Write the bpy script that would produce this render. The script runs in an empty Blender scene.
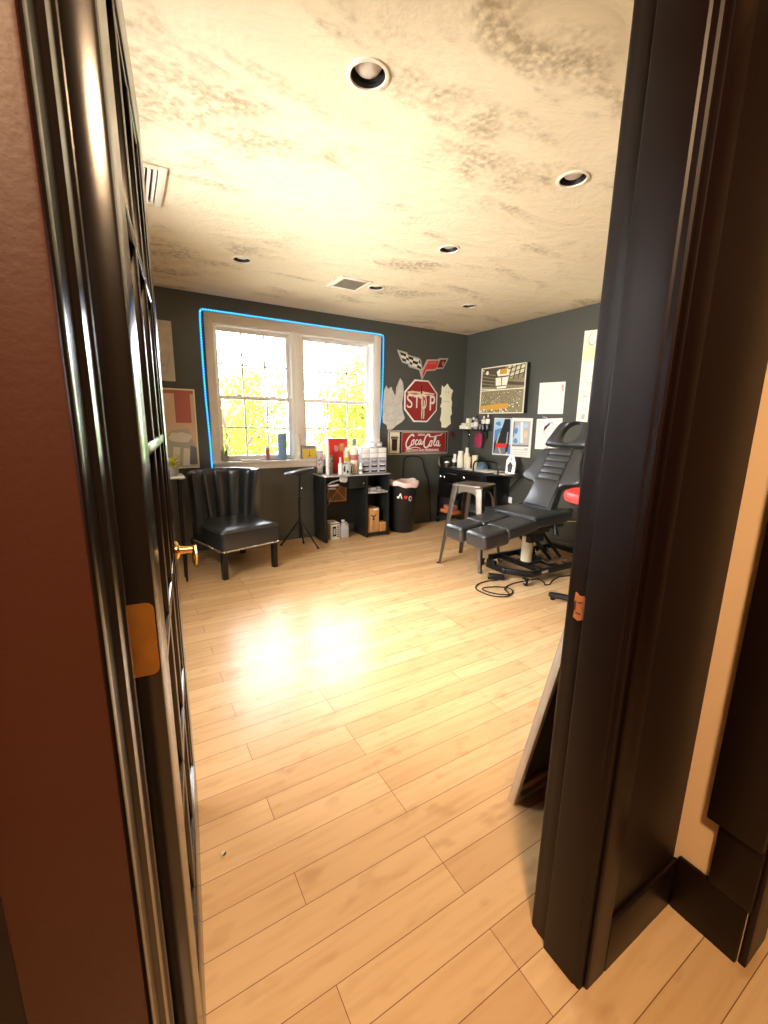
import bpy, bmesh, math, random
from mathutils import Vector, Matrix, Euler
random.seed(7)
SC = bpy.context.scene
COL = SC.collection
PI = math.pi

# ------------------------------------------------------------------ materials
def lin(c):
    return tuple(((v / 255) / 12.92 if v / 255 <= .04045 else ((v / 255 + .055) / 1.055) ** 2.4) for v in c)

def mat(name, rgb, rough=.5, metal=0., spec=.5, coat=0., bump=None, noise=None, trans=0.):
    """rgb in sRGB 0-255. noise=(scale, amount) mottles colour, bump=(scale, strength, dist)."""
    m = bpy.data.materials.new(name)
    m.use_nodes = True
    nt = m.node_tree
    b = nt.nodes['Principled BSDF']
    c = lin(rgb)
    b.inputs['Base Color'].default_value = (*c, 1)
    b.inputs['Roughness'].default_value = rough
    b.inputs['Metallic'].default_value = metal
    b.inputs['Specular IOR Level'].default_value = spec
    b.inputs['Coat Weight'].default_value = coat
    b.inputs['Coat Roughness'].default_value = .08
    b.inputs['Transmission Weight'].default_value = trans
    if noise or bump:
        tc = nt.nodes.new('ShaderNodeTexCoord')
    if noise:
        n = nt.nodes.new('ShaderNodeTexNoise')
        n.inputs['Scale'].default_value = noise[0]
        n.inputs['Detail'].default_value = 4
        nt.links.new(tc.outputs['Object'], n.inputs['Vector'])
        r = nt.nodes.new('ShaderNodeMix'); r.data_type = 'RGBA'
        lo = tuple(v * (1 - noise[1]) for v in c); hi = tuple(min(1, v * (1 + noise[1])) for v in c)
        r.inputs[6].default_value = (*lo, 1); r.inputs[7].default_value = (*hi, 1)
        nt.links.new(n.outputs['Fac'], r.inputs[0])
        nt.links.new(r.outputs[2], b.inputs['Base Color'])
    if bump:
        n2 = nt.nodes.new('ShaderNodeTexNoise')
        n2.inputs['Scale'].default_value = bump[0]
        n2.inputs['Detail'].default_value = 5
        nt.links.new(tc.outputs['Object'], n2.inputs['Vector'])
        bp = nt.nodes.new('ShaderNodeBump')
        bp.inputs['Strength'].default_value = bump[1]
        bp.inputs['Distance'].default_value = bump[2]
        nt.links.new(n2.outputs['Fac'], bp.inputs['Height'])
        nt.links.new(bp.outputs['Normal'], b.inputs['Normal'])
    return m

def emis(name, rgb, strength):
    m = bpy.data.materials.new(name); m.use_nodes = True
    nt = m.node_tree; nt.nodes.clear()
    e = nt.nodes.new('ShaderNodeEmission'); o = nt.nodes.new('ShaderNodeOutputMaterial')
    e.inputs[0].default_value = (*rgb, 1); e.inputs[1].default_value = strength
    nt.links.new(e.outputs[0], o.inputs[0])
    return m

def glass_mat(name, tint=(1, 1, 1), gloss=.08):
    m = bpy.data.materials.new(name); m.use_nodes = True
    nt = m.node_tree; nt.nodes.clear()
    o = nt.nodes.new('ShaderNodeOutputMaterial'); mx = nt.nodes.new('ShaderNodeMixShader')
    t = nt.nodes.new('ShaderNodeBsdfTransparent'); t.inputs[0].default_value = (*tint, 1)
    g = nt.nodes.new('ShaderNodeBsdfGlossy'); g.inputs['Roughness'].default_value = .02
    fr = nt.nodes.new('ShaderNodeFresnel'); fr.inputs[0].default_value = 1.5
    nt.links.new(fr.outputs[0], mx.inputs[0]); nt.links.new(t.outputs[0], mx.inputs[1]); nt.links.new(g.outputs[0], mx.inputs[2])
    nt.links.new(mx.outputs[0], o.inputs[0])
    return m

def floor_mat():
    m = bpy.data.materials.new('maple_planks'); m.use_nodes = True
    nt = m.node_tree; b = nt.nodes['Principled BSDF']; N = nt.nodes.new; L = nt.links.new
    tc = N('ShaderNodeTexCoord')
    mp = N('ShaderNodeMapping'); mp.inputs['Location'].default_value = (.37, -.004, 0)
    L(tc.outputs['Object'], mp.inputs[0])
    br = N('ShaderNodeTexBrick'); br.offset = .37; br.offset_frequency = 3; br.squash = 1
    br.inputs['Scale'].default_value = 1; br.inputs['Mortar Size'].default_value = .0011; br.inputs['Mortar Smooth'].default_value = .3
    br.inputs['Brick Width'].default_value = 1.07; br.inputs['Row Height'].default_value = .098; br.inputs['Bias'].default_value = 0
    br.inputs['Color1'].default_value = (0, 0, 0, 1); br.inputs['Color2'].default_value = (1, 1, 1, 1); br.inputs['Mortar'].default_value = (.5, .5, .5, 1)
    L(mp.outputs[0], br.inputs['Vector'])
    # stretched grain
    gm = N('ShaderNodeMapping'); gm.inputs['Scale'].default_value = (3.0, 34, 1); L(tc.outputs['Object'], gm.inputs[0])
    gn = N('ShaderNodeTexNoise'); gn.inputs['Scale'].default_value = 1; gn.inputs['Detail'].default_value = 4; L(gm.outputs[0], gn.inputs['Vector'])
    # bamboo-like darker nodes
    km = N('ShaderNodeMapping'); km.inputs['Scale'].default_value = (7, 15, 1); L(tc.outputs['Object'], km.inputs[0])
    kn = N('ShaderNodeTexNoise'); kn.inputs['Scale'].default_value = 1.0; kn.inputs['Detail'].default_value = 2; L(km.outputs[0], kn.inputs['Vector'])
    kr = N('ShaderNodeMapRange'); kr.inputs['From Min'].default_value = .58; kr.inputs['From Max'].default_value = .74; L(kn.outputs['Fac'], kr.inputs['Value'])
    def mix(f, a, c):
        x = N('ShaderNodeMix'); x.data_type = 'RGBA'
        for s, v in ((0, f), (6, a), (7, c)):
            if isinstance(v, bpy.types.NodeSocket): L(v, x.inputs[s])
            elif isinstance(v, tuple): x.inputs[s].default_value = (*v, 1)
            else: x.inputs[s].default_value = v
        return x.outputs[2]
    base = mix(br.outputs['Color'], lin((222, 186, 140)), lin((205, 166, 120)))
    grain = N('ShaderNodeMapRange'); grain.inputs['From Min'].default_value = .45; grain.inputs['From Max'].default_value = .75; grain.inputs['To Max'].default_value = .5
    L(gn.outputs['Fac'], grain.inputs['Value'])
    c2 = mix(grain.outputs[0], base, lin((190, 146, 98)))
    kk = N('ShaderNodeMath'); kk.operation = 'MULTIPLY'; kk.inputs[1].default_value = .35; L(kr.outputs[0], kk.inputs[0])
    c3 = mix(kk.outputs[0], c2, lin((160, 112, 70)))
    c4 = mix(br.outputs['Fac'], c3, lin((120, 82, 50)))
    L(c4, b.inputs['Base Color'])
    b.inputs['Roughness'].default_value = .27
    b.inputs['Specular IOR Level'].default_value = .24
    bp = N('ShaderNodeBump'); bp.inputs['Strength'].default_value = .25; bp.inputs['Distance'].default_value = .002; bp.invert = True
    L(br.outputs['Fac'], bp.inputs['Height'])
    n3 = N('ShaderNodeTexNoise'); n3.inputs['Scale'].default_value = 9; L(tc.outputs['Object'], n3.inputs['Vector'])
    bp2 = N('ShaderNodeBump'); bp2.inputs['Strength'].default_value = .06; bp2.inputs['Distance'].default_value = .004
    L(n3.outputs['Fac'], bp2.inputs['Height']); L(bp.outputs[0], bp2.inputs['Normal'])
    L(bp2.outputs[0], b.inputs['Normal'])
    return m

def ceiling_mat():
    m = bpy.data.materials.new('skimmed_plaster'); m.use_nodes = True
    nt = m.node_tree; b = nt.nodes['Principled BSDF']; N = nt.nodes.new; L = nt.links.new
    tc = N('ShaderNodeTexCoord')
    mp = N('ShaderNodeMapping'); mp.inputs['Rotation'].default_value = (0, 0, .5); mp.inputs['Scale'].default_value = (1.0, 1.9, 1)
    L(tc.outputs['Object'], mp.inputs[0])
    n1 = N('ShaderNodeTexNoise'); n1.inputs['Scale'].default_value = 1.9; n1.inputs['Detail'].default_value = 7; n1.inputs['Roughness'].default_value = .58; n1.inputs['Distortion'].default_value = .35
    L(mp.outputs[0], n1.inputs['Vector'])
    n2 = N('ShaderNodeTexNoise'); n2.inputs['Scale'].default_value = 38; n2.inputs['Detail'].default_value = 5; L(tc.outputs['Object'], n2.inputs['Vector'])
    # broken trowel patches: bare darker plaster
    r = N('ShaderNodeMapRange'); r.inputs['From Min'].default_value = .5; r.inputs['From Max'].default_value = .68; r.interpolation_type = 'SMOOTHSTEP'
    L(n1.outputs['Fac'], r.inputs['Value'])
    r2 = N('ShaderNodeMapRange'); r2.inputs['From Min'].default_value = .3; r2.inputs['From Max'].default_value = .62; L(n2.outputs['Fac'], r2.inputs['Value'])
    mu = N('ShaderNodeMath'); mu.operation = 'MULTIPLY'; L(r.outputs[0], mu.inputs[0]); L(r2.outputs[0], mu.inputs[1])
    mu2 = N('ShaderNodeMath'); mu2.operation = 'MULTIPLY'; mu2.inputs[1].default_value = .95; L(mu.outputs[0], mu2.inputs[0])
    x = N('ShaderNodeMix'); x.data_type = 'RGBA'
    x.inputs[6].default_value = (*lin((236, 220, 186)), 1); x.inputs[7].default_value = (*lin((176, 156, 122)), 1)
    L(mu2.outputs[0], x.inputs[0]); L(x.outputs[2], b.inputs['Base Color'])
    b.inputs['Roughness'].default_value = .8
    ad = N('ShaderNodeMath'); ad.operation = 'MULTIPLY_ADD'; ad.inputs[1].default_value = .07; L(n2.outputs['Fac'], ad.inputs[0]); L(n1.outputs['Fac'], ad.inputs[2])
    bp = N('ShaderNodeBump'); bp.inputs['Strength'].default_value = .5; bp.inputs['Distance'].default_value = .05
    L(ad.outputs[0], bp.inputs['Height']); L(bp.outputs[0], b.inputs['Normal'])
    return m

M = {}
M['floor'] = floor_mat()
M['ceiling'] = ceiling_mat()
M['wall'] = mat('charcoal_wall_paint', (76, 77, 70), .32, spec=.6, bump=(60, .12, .004), noise=(3, .06))
M['black_paint'] = mat('black_gloss_paint', (27, 21, 17), .2, spec=.5, bump=(14, .05, .004))
M['jamb_paint'] = mat('brown_black_jamb_paint', (24, 11, 8), .42, spec=.22, bump=(14, .05, .004))
M['brown_paint'] = mat('brown_black_paint', (62, 30, 18), .5, spec=.3, bump=(160, .3, .001))
M['hall_wall'] = mat('dark_hall_paint', (28, 16, 12), .5, spec=.25, bump=(90, .1, .003))
M['tan'] = mat('tan_wall_paint', (240, 206, 164), .6, bump=(120, .15, .002))
M['white_trim'] = mat('white_trim_paint', (224, 216, 204), .35)
M['vinyl'] = mat('white_vinyl', (246, 244, 238), .3)
M['glass'] = glass_mat('clear_glass')
M['door_glass'] = glass_mat('door_glass', (.8, .8, .8))
M['brass'] = mat('polished_brass', (226, 178, 92), .22, 1.)
M['brass_old'] = mat('aged_brass', (190, 128, 58), .42, .8, noise=(40, .25))
M['bare_wood'] = mat('bare_wood', (196, 120, 66), .7, noise=(60, .5))
M['black_can'] = mat('black_baffle', (16, 14, 13), .5)
M['metal_white'] = mat('white_metal', (232, 220, 196), .4)
M['bulb'] = mat('frosted_bulb', (205, 192, 172), .35)
M['leather'] = mat('black_leather', (34, 36, 37), .31, spec=.8, bump=(220, .18, .002))
M['vinyl_black'] = mat('black_vinyl', (38, 39, 40), .34, spec=.8, bump=(260, .15, .002))
M['vinyl_seam'] = mat('seam_black', (10, 10, 10), .6)
M['wood_black'] = mat('black_wood', (20, 18, 17), .35)
M['nail'] = mat('nickel_nailhead', (225, 220, 210), .25, 1.)
M['chrome'] = mat('chrome', (222, 222, 220), .14, 1.)
M['steel_dark'] = mat('gunmetal', (96, 86, 76), .38, .85, noise=(12, .35))
M['steel_seat'] = mat('worn_steel_seat', (112, 100, 88), .42, .7, noise=(16, .4))
M['black_metal'] = mat('black_metal', (18, 18, 18), .32, .3)
M['black_plastic'] = mat('black_plastic', (20, 20, 21), .4)
M['black_matte'] = mat('black_matte', (14, 14, 14), .7)
M['desk_black'] = mat('black_laminate', (26, 27, 26), .4, noise=(30, .1))
M['desk_top'] = mat('pale_laminate_top', (172, 170, 166), .22)
M['white_plastic'] = mat('white_plastic', (235, 234, 230), .35)
M['clear_plastic'] = mat('cloudy_plastic', (214, 214, 222), .25, trans=.3)
M['grey_plastic'] = mat('grey_plastic', (150, 150, 154), .4)
M['paper'] = mat('white_paper', (240, 236, 222), .8)
M['paper_grey'] = mat('pale_grey_paper', (205, 200, 188), .8, noise=(14, .25))
M['paper_yellow'] = mat('cream_paper', (248, 244, 214), .8)
M['yellow'] = mat('yellow_print', (232, 196, 60), .5)
M['lemon'] = mat('pale_lemon_print', (244, 240, 176), .7)
M['grey_print'] = mat('grey_print', (120, 122, 124), .6)
M['light_print'] = mat('light_grey_print', (186, 184, 178), .6)
M['dark_print'] = mat('dark_print', (34, 32, 32), .6)
M['red'] = mat('sign_red', (150, 28, 26), .35)
M['red_bright'] = mat('bright_red', (214, 52, 48), .4)
M['red_dark'] = mat('dark_red', (96, 18, 20), .4)
M['sign_cream'] = mat('sign_cream', (226, 214, 184), .45)
M['sign_white'] = mat('sign_white', (234, 230, 220), .4)
M['sign_black'] = mat('sign_black', (32, 30, 24), .45)
M['cola_brown'] = mat('cola_brown', (58, 30, 16), .35)
M['silver_edge'] = mat('silver_sign_edge', (196, 188, 170), .35, .3)
M['pink'] = mat('pink_poster', (222, 168, 148), .35)
M['rose'] = mat('rose_poster', (190, 110, 98), .35)
M['peach'] = mat('peach_poster', (224, 196, 166), .35)
M['magenta'] = mat('magenta_cloth', (150, 26, 66), .7)
M['blue_print'] = mat('blue_print', (92, 140, 196), .6)
M['blue_pale'] = mat('pale_blue_print', (178, 206, 228), .6)
M['blue_roll'] = mat('blue_paper_roll', (136, 170, 206), .8, bump=(40, .3, .003))
M['orange'] = mat('orange_tray', (206, 112, 54), .5)
M['card'] = mat('cardboard', (186, 138, 84), .8, noise=(18, .15))
M['card_dark'] = mat('brown_board', (128, 96, 60), .8, noise=(10, .3))
M['ochre'] = mat('court_ochre', (214, 160, 60), .5)
M['arena_dark'] = mat('arena_dark', (78, 70, 50), .5, noise=(20, .4))
M['arena_mid'] = mat('arena_mid', (140, 130, 98), .5, noise=(50, .5))
M['arena_light'] = mat('arena_light', (218, 210, 174), .5, noise=(30, .2))
M['arena_white'] = mat('arena_white', (244, 242, 222), .4)
M['picture_edge'] = mat('canvas_edge', (36, 28, 24), .5)
M['canvas_edge_light'] = mat('stretched_canvas_edge', (222, 204, 180), .7)
M['canvas_back'] = mat('canvas_back', (84, 62, 44), .8)
M['stretcher'] = mat('stretcher_wood', (170, 136, 100), .7)
M['concrete_pot'] = mat('grey_pot', (150, 146, 136), .7, noise=(30, .2))
M['cactus'] = mat('cactus_green', (120, 150, 78), .6)
M['leaf_yellow'] = mat('yellow_green_leaf', (196, 196, 52), .5)
M['teal_bowl'] = mat('teal_bowl', (70, 104, 122), .35)
M['bottle_white'] = mat('ivory_bottle', (232, 224, 204), .35)
M['bottle_dark'] = mat('dark_bottle', (40, 38, 38), .25)
M['liner'] = mat('pink_white_liner', (236, 206, 200), .35, noise=(9, .2))
M['bark'] = mat('bark', (70, 56, 40), .9, bump=(12, .6, .02))
M['ground_out'] = mat('pale_gravel', (190, 186, 170), .9, noise=(1.2, .15))
M['outer_wall'] = mat('outer_siding', (200, 196, 186), .7)
M['led_blue'] = emis('led_blue', (.01, .33, .9), .85)
M['led_white'] = emis('led_cyan_dot', (.2, .7, 1.0), 1.3)
M['cotton'] = mat('crumpled_tissue', (242, 242, 244), .8)
M['purple_sketch'] = mat('lilac_sketch', (206, 198, 214), .8)

def leaf_mat(name, rgb):
    m = bpy.data.materials.new(name); m.use_nodes = True
    nt = m.node_tree; nt.nodes.clear()
    o = nt.nodes.new('ShaderNodeOutputMaterial'); mx = nt.nodes.new('ShaderNodeMixShader'); mx.inputs[0].default_value = .4
    d = nt.nodes.new('ShaderNodeBsdfDiffuse'); t = nt.nodes.new('ShaderNodeBsdfTranslucent')
    d.inputs[0].default_value = (*rgb, 1); t.inputs[0].default_value = (*rgb, 1)
    nt.links.new(d.outputs[0], mx.inputs[1]); nt.links.new(t.outputs[0], mx.inputs[2]); nt.links.new(mx.outputs[0], o.inputs[0])
    return m
M['leaves_a'] = leaf_mat('spring_leaves', (.135, .21, .022))
M['leaves_b'] = leaf_mat('lime_leaves', (.19, .27, .035))

# ------------------------------------------------------------------ mesh builder
def frame(o, x, y):
    """4x4 with origin o, x axis, y axis (z = x cross y)."""
    x = Vector(x).normalized(); y = Vector(y).normalized(); z = x.cross(y).normalized(); y = z.cross(x)
    m = Matrix((x, y, z)).transposed().to_4x4(); m.translation = Vector(o)
    return m

class MB:
    def __init__(s, T=None):
        s.bm = bmesh.new(); s.mats = []; s.T = T or Matrix()
    def _mi(s, m):
        if m not in s.mats: s.mats.append(m)
        return s.mats.index(m)
    def _fin(s, faces, m, T=None):
        i = s._mi(m)
        for f in faces: f.material_index = i
    def _add(s, tmp, m, T=None):
        """merge a temporary bmesh"""
        i = s._mi(m)
        X = s.T @ (T or Matrix())
        vm = {}
        for v in tmp.verts: vm[v] = s.bm.verts.new(X @ v.co)
        for f in tmp.faces:
            try:
                nf = s.bm.faces.new([vm[v] for v in f.verts]); nf.material_index = i
            except ValueError: pass
        tmp.free()
    def box(s, lo, hi, m, bevel=0, T=None, seg=2):
        t = bmesh.new(); bmesh.ops.create_cube(t, size=1)
        lo = Vector(lo); hi = Vector(hi); c = (lo + hi) / 2; d = hi - lo
        for v in t.verts: v.co = Vector((v.co.x * d.x, v.co.y * d.y, v.co.z * d.z)) + c
        if bevel > 0:
            bevel = min(bevel, min(abs(d.x), abs(d.y), abs(d.z)) * .49)
            bmesh.ops.bevel(t, geom=t.edges[:] , offset=bevel, segments=seg, affect='EDGES', profile=.5)
        s._add(t, m, T); return s
    def lathe(s, prof, m, n=24, T=None, cap=True):
        """prof: [(r,z)...] round z"""
        t = bmesh.new(); rings = []
        for r, z in prof:
            if r < 1e-6: rings.append([t.verts.new((0, 0, z))])
            else: rings.append([t.verts.new((r * math.cos(2 * PI * k / n), r * math.sin(2 * PI * k / n), z)) for k in range(n)])
        for a, b in zip(rings, rings[1:]):
            for k in range(n):
                k2 = (k + 1) % n
                if len(a) == 1 and len(b) == 1: continue
                if len(a) == 1: t.faces.new((a[0], b[k2], b[k]))
                elif len(b) == 1: t.faces.new((a[k], a[k2], b[0]))
                else: t.faces.new((a[k], a[k2], b[k2], b[k]))
        if cap:
            if len(rings[0]) > 1: t.faces.new(rings[0][::-1])
            if len(rings[-1]) > 1: t.faces.new(rings[-1])
        bmesh.ops.recalc_face_normals(t, faces=t.faces)
        s._add(t, m, T); return s
    def rod(s, p0, p1, r0, m, r1=None, n=12):
        p0 = Vector(p0); p1 = Vector(p1); d = p1 - p0; L = d.length
        q = d.to_track_quat('Z', 'Y').to_matrix().to_4x4(); q.translation = p0
        return s.lathe([(r0, 0), (r0 if r1 is None else r1, L)], m, n, q)
    def tube(s, pts, r, m, n=8, closed=False, sm=0, flat=1.):
        pts = [Vector(p) for p in pts]
        for _ in range(sm):   # chaikin smoothing
            q = [] if closed else [pts[0]]
            rng = range(len(pts)) if closed else range(len(pts) - 1)
            for i in rng:
                a = pts[i]; b = pts[(i + 1) % len(pts)]
                q += [a * .75 + b * .25, a * .25 + b * .75]
            if not closed: q.append(pts[-1])
            pts = q
        t = bmesh.new(); rings = []; N = len(pts)
        up = None
        for i, p in enumerate(pts):
            a = pts[(i - 1) % N] if (closed or i > 0) else p
            b = pts[(i + 1) % N] if (closed or i < N - 1) else p
            d = (b - a).normalized()
            if up is None:
                up = Vector((0, 0, 1)) if abs(d.z) < .9 else Vector((1, 0, 0))
            x = d.cross(up).normalized(); up = x.cross(d).normalized()
            rr = r[i] if isinstance(r, (list, tuple)) and len(r) == N else (r if not isinstance(r, (list, tuple)) else r[0] + (r[-1] - r[0]) * i / max(1, N - 1))
            rings.append([t.verts.new(p + x * rr * math.cos(2 * PI * k / n) + up * rr * flat * math.sin(2 * PI * k / n)) for k in range(n)])
        for i in range(N if closed else N - 1):
            a = rings[i]; b = rings[(i + 1) % N]
            for k in range(n): t.faces.new((a[k], a[(k + 1) % n], b[(k + 1) % n], b[k]))
        if not closed: t.faces.new(rings[0][::-1]); t.faces.new(rings[-1])
        bmesh.ops.recalc_face_normals(t, faces=t.faces)
        s._add(t, m); return s
    def prism(s, out, h0, h1, m, T=None, bevel=0, seg=2):
        """outline [(x,y)] in local xy, extruded h0..h1 along local z"""
        t = bmesh.new()
        a = [t.verts.new((x, y, h0)) for x, y in out]; b = [t.verts.new((x, y, h1)) for x, y in out]
        t.faces.new(a[::-1]); t.faces.new(b)
        n = len(out)
        for i in range(n): t.faces.new((a[i], a[(i + 1) % n], b[(i + 1) % n], b[i]))
        bmesh.ops.recalc_face_normals(t, faces=t.faces)
        if bevel:
            es = [e for e in t.edges if abs(e.verts[0].co.z - e.verts[1].co.z) < 1e-6]
            bmesh.ops.bevel(t, geom=es, offset=bevel, segments=seg, affect='EDGES', profile=.5)
        s._add(t, m, T); return s
    def poly(s, out, z, m, T=None):
        t = bmesh.new(); t.faces.new([t.verts.new((x, y, z)) for x, y in out]); s._add(t, m, T); return s
    def sphere(s, c, r, m, seg=16, sc=(1, 1, 1), T=None):
        t = bmesh.new(); bmesh.ops.create_uvsphere(t, u_segments=seg, v_segments=max(6, seg // 2), radius=1)
        for v in t.verts: v.co = Vector((v.co.x * r * sc[0], v.co.y * r * sc[1], v.co.z * r * sc[2])) + Vector(c)
        s._add(t, m, T); return s
    def grid(s, rows, m, closed_u=False, T=None):
        t = bmesh.new(); R = [[t.verts.new(p) for p in row] for row in rows]
        for a, b in zip(R, R[1:]):
            n = len(a)
            for k in range(n if closed_u else n - 1): t.faces.new((a[k], a[(k + 1) % n], b[(k + 1) % n], b[k]))
        bmesh.ops.recalc_face_normals(t, faces=t.faces)
        s._add(t, m, T); return s
    def text(s, body, m, cx, cy, w=None, h=None, z=0, ext=.001, T=None, shear=0, bold=0, rot=0):
        cu = bpy.data.curves.new('t', 'FONT'); cu.body = body; cu.size = 1; cu.extrude = .01; cu.shear = shear; cu.offset = bold
        cu.align_x = 'LEFT'
        ob = bpy.data.objects.new('t', cu); COL.objects.link(ob)
        dg = bpy.context.evaluated_depsgraph_get(); me = bpy.data.meshes.new_from_object(ob.evaluated_get(dg))
        t = bmesh.new(); t.from_mesh(me)
        xs = [v.co.x for v in t.verts]; ys = [v.co.y for v in t.verts]
        W = max(xs) - min(xs); H = max(ys) - min(ys)
        sx = (w / W) if w else h / H; sy = (h / H) if h else sx
        mx = (max(xs) + min(xs)) / 2; my = (max(ys) + min(ys)) / 2
        cr, sr = math.cos(rot), math.sin(rot)
        for v in t.verts:
            x = (v.co.x - mx) * sx; y = (v.co.y - my) * sy
            v.co = Vector((cx + x * cr - y * sr, cy + x * sr + y * cr, z + (ext if v.co.z > 0 else 0)))
        s._add(t, m, T)
        bpy.data.objects.remove(ob); bpy.data.curves.remove(cu); bpy.data.meshes.remove(me)
        return s
    def build(s, name, parent=None, loc=None, smooth=35):
        me = bpy.data.meshes.new(name)
        lim = math.radians(smooth); s.bm.normal_update()
        for f in s.bm.faces: f.smooth = True
        for e in s.bm.edges:
            if len(e.link_faces) == 2:
                e.smooth = e.calc_face_angle(0) < lim
            else: e.smooth = False
        s.bm.to_mesh(me); s.bm.free()
        for m in s.mats: me.materials.append(m)
        o = bpy.data.objects.new(name, me); COL.objects.link(o)
        if parent is not None:
            o.parent = parent
            X = parent.matrix_basis.copy(); p = parent.parent
            while p is not None: X = p.matrix_basis @ X; p = p.parent
            me.transform(X.inverted())
        elif loc is not None:
            me.transform(Matrix.Translation(-Vector(loc))); o.location = loc
        return o

def tag(o, label=None, cat=None, group=None, kind=None):
    if label: o['label'] = label
    if cat: o['category'] = cat
    if group: o['group'] = group
    if kind: o['kind'] = kind
    return o

def thing(name, label, cat, loc=(0, 0, 0), group=None, rz=0):
    o = bpy.data.objects.new(name, None); COL.objects.link(o)
    o.empty_display_size = .05
    o.matrix_basis = Matrix.Translation(Vector(loc)) @ Matrix.Rotation(rz, 4, 'Z')
    return tag(o, label, cat, group)

def struct(name, mb, label=None, loc=None):
    return tag(mb.build(name, None, loc), label, None, None, 'structure')

def struct_root(name, loc=(0, 0, 0), label=None):
    o = bpy.data.objects.new(name, None); COL.objects.link(o); o.matrix_basis = Matrix.Translation(Vector(loc))
    return tag(o, label, None, None, 'structure')

def copy_tree(o, parent=None):
    c = o.copy(); COL.objects.link(c)
    if parent is not None: c.parent = parent
    for ch in [x for x in bpy.data.objects if x.parent == o]: copy_tree(ch, c)
    return c

# ------------------------------------------------------------------ room numbers
H = 2.44; YB = 4.5; XR = 3.925; XL = -.6
YW0, YW1 = .397, .546            # doorway wall (hall face / room face)
DX0, DX1 = -.03, .80             # door opening
DH = 2.06
WX0, WX1, WZ0, WZ1 = .775, 2.525, .895, 2.205   # window opening
HX = 1.18                        # hall's right wall

# ------------------------------------------------------------------ shell
struct('floor', MB().box((-1.6, -2.0, -.04), (XR + .2, YB + .14, 0), M['floor']), 'light wood plank floor')
mb = MB().box((-1.6, -2.0, H), (XR + .2, YB + .14, H + .03), M['ceiling'])
ceil = mb.build('ceiling'); tag(ceil, 'cream skim-coated ceiling with trowel marks', None, None, 'structure')
LIGHTS = [(.805, 1.495), (1.92, 1.516), (.827, 3.44), (1.954, 2.474), (1.953, 3.455), (3.0, 3.445)]
cut = MB()
for x, y in LIGHTS: cut.lathe([(.062, H - .05), (.062, H + .08)], M['black_can'], 32, Matrix.Translation((x, y, 0)))
cuto = cut.build('cutter')
bo = ceil.modifiers.new('b', 'BOOLEAN'); bo.object = cuto; bo.operation = 'DIFFERENCE'; bo.solver = 'EXACT'
dg = bpy.context.evaluated_depsgraph_get()
nm = bpy.data.meshes.new_from_object(ceil.evaluated_get(dg)); ceil.modifiers.clear(); ceil.data = nm
ceil.data.materials.clear(); ceil.data.materials.append(M['ceiling'])
for p in ceil.data.polygons: p.material_index = 0; p.use_smooth = False
bpy.data.objects.remove(cuto)
struct('sky_block_roof', MB().box((-2.2, -2.4, H + .3), (XR + .6, YB + .4, H + .4), M['outer_wall']))  # unseen slab added above the ceiling to block the sky

mb = MB()
for lo, hi in (((-1.6, YB, 0), (WX0, YB + .14, H)), ((WX1, YB, 0), (XR + .14, YB + .14, H)), ((WX0, YB, 0), (WX1, YB + .14, WZ0)), ((WX0, YB, WZ1), (WX1, YB + .14, H))):
    mb.box(lo, hi, M['wall'])
struct('wall_back', mb, 'charcoal wall with the window')
struct('wall_right', MB().box((XR, YW0, 0), (XR + .14, YB, H), M['wall']), 'charcoal wall behind the reclining chair')
LY0, LY1, LZ0, LZ1 = 1.45, 2.75, .9, 2.1
struct('wall_left', MB().box((XL - .14, YW1, 0), (XL, LY0, H), M['wall']).box((XL - .14, LY1, 0), (XL, YB, H), M['wall']).box((XL - .14, LY0, 0), (XL, LY1, LZ0), M['wall']).box((XL - .14, LY0, LZ1), (XL, LY1, H), M['wall']), 'charcoal wall hidden behind the open door')
w2 = struct_root('added_window_2', (XL, 2.1, .9), 'added unseen side window that lets fill light into the room')  # added window, out of view, as an opening for the side fill light
mbw = MB()
for lo, hi in (((LY0 - .07, LZ0 - .08), (LY0, LZ1 + .07)), ((LY1, LZ0 - .08), (LY1 + .07, LZ1 + .07)), ((LY0, LZ1), (LY1, LZ1 + .07)), ((LY0, LZ0 - .08), (LY1, LZ0))): mbw.box((XL, lo[0], lo[1]), (XL + .018, hi[0], hi[1]), M['white_trim'], .003)
mbw.build('casing', w2)
mbw = MB()
for y_ in (LY0 + .02, 2.1, LY1 - .02): mbw.box((XL - .11, y_ - .02, LZ0), (XL - .06, y_ + .02, LZ1), M['vinyl'], .003)
for z_ in (LZ0 + .02, 1.5, LZ1 - .02): mbw.box((XL - .11, LY0, z_ - .02), (XL - .06, LY1, z_ + .02), M['vinyl'], .003)
mbw.build('sash', w2)
MB().box((XL - .09, LY0, LZ0), (XL - .085, LY1, LZ1), M['glass']).build('pane', w2)
mb = MB()
for lo, hi, in (((-1.5, YW0, 0), (DX0 - .02, YW1, H)), ((DX1 + .02, YW0, 0), (XR, YW1, H)), ((DX0 - .02, YW0, DH + .02), (DX1 + .02, YW1, H))):
    mb.box(lo, hi, M['hall_wall'])
struct('wall_front', mb, 'dark wall around the doorway')
struct('wall_hall_right', MB().box((HX, .232, 0), (HX + .12, YW0, H), M['tan']).box((HX, -2, 0), (HX + .12, -.62, H), M['hall_wall']).box((HX, -.62, 2.06), (HX + .12, .232, H), M['hall_wall']), 'tan wall strip beside a dark door casing')
struct('wall_hall_left', MB().box((-1.0, -2, 0), (-.88, YW0, H), M['hall_wall']))
struct('wall_hall_back', MB().box((-.88, -1.9, 0), (2.3, -1.78, H), M['hall_wall']))
struct('wall_closet', MB().box((2.3, -2, 0), (2.4, YW0, H), M['hall_wall']).box((HX + .12, -.8, 0), (2.3, -.7, H), M['hall_wall']))

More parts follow.
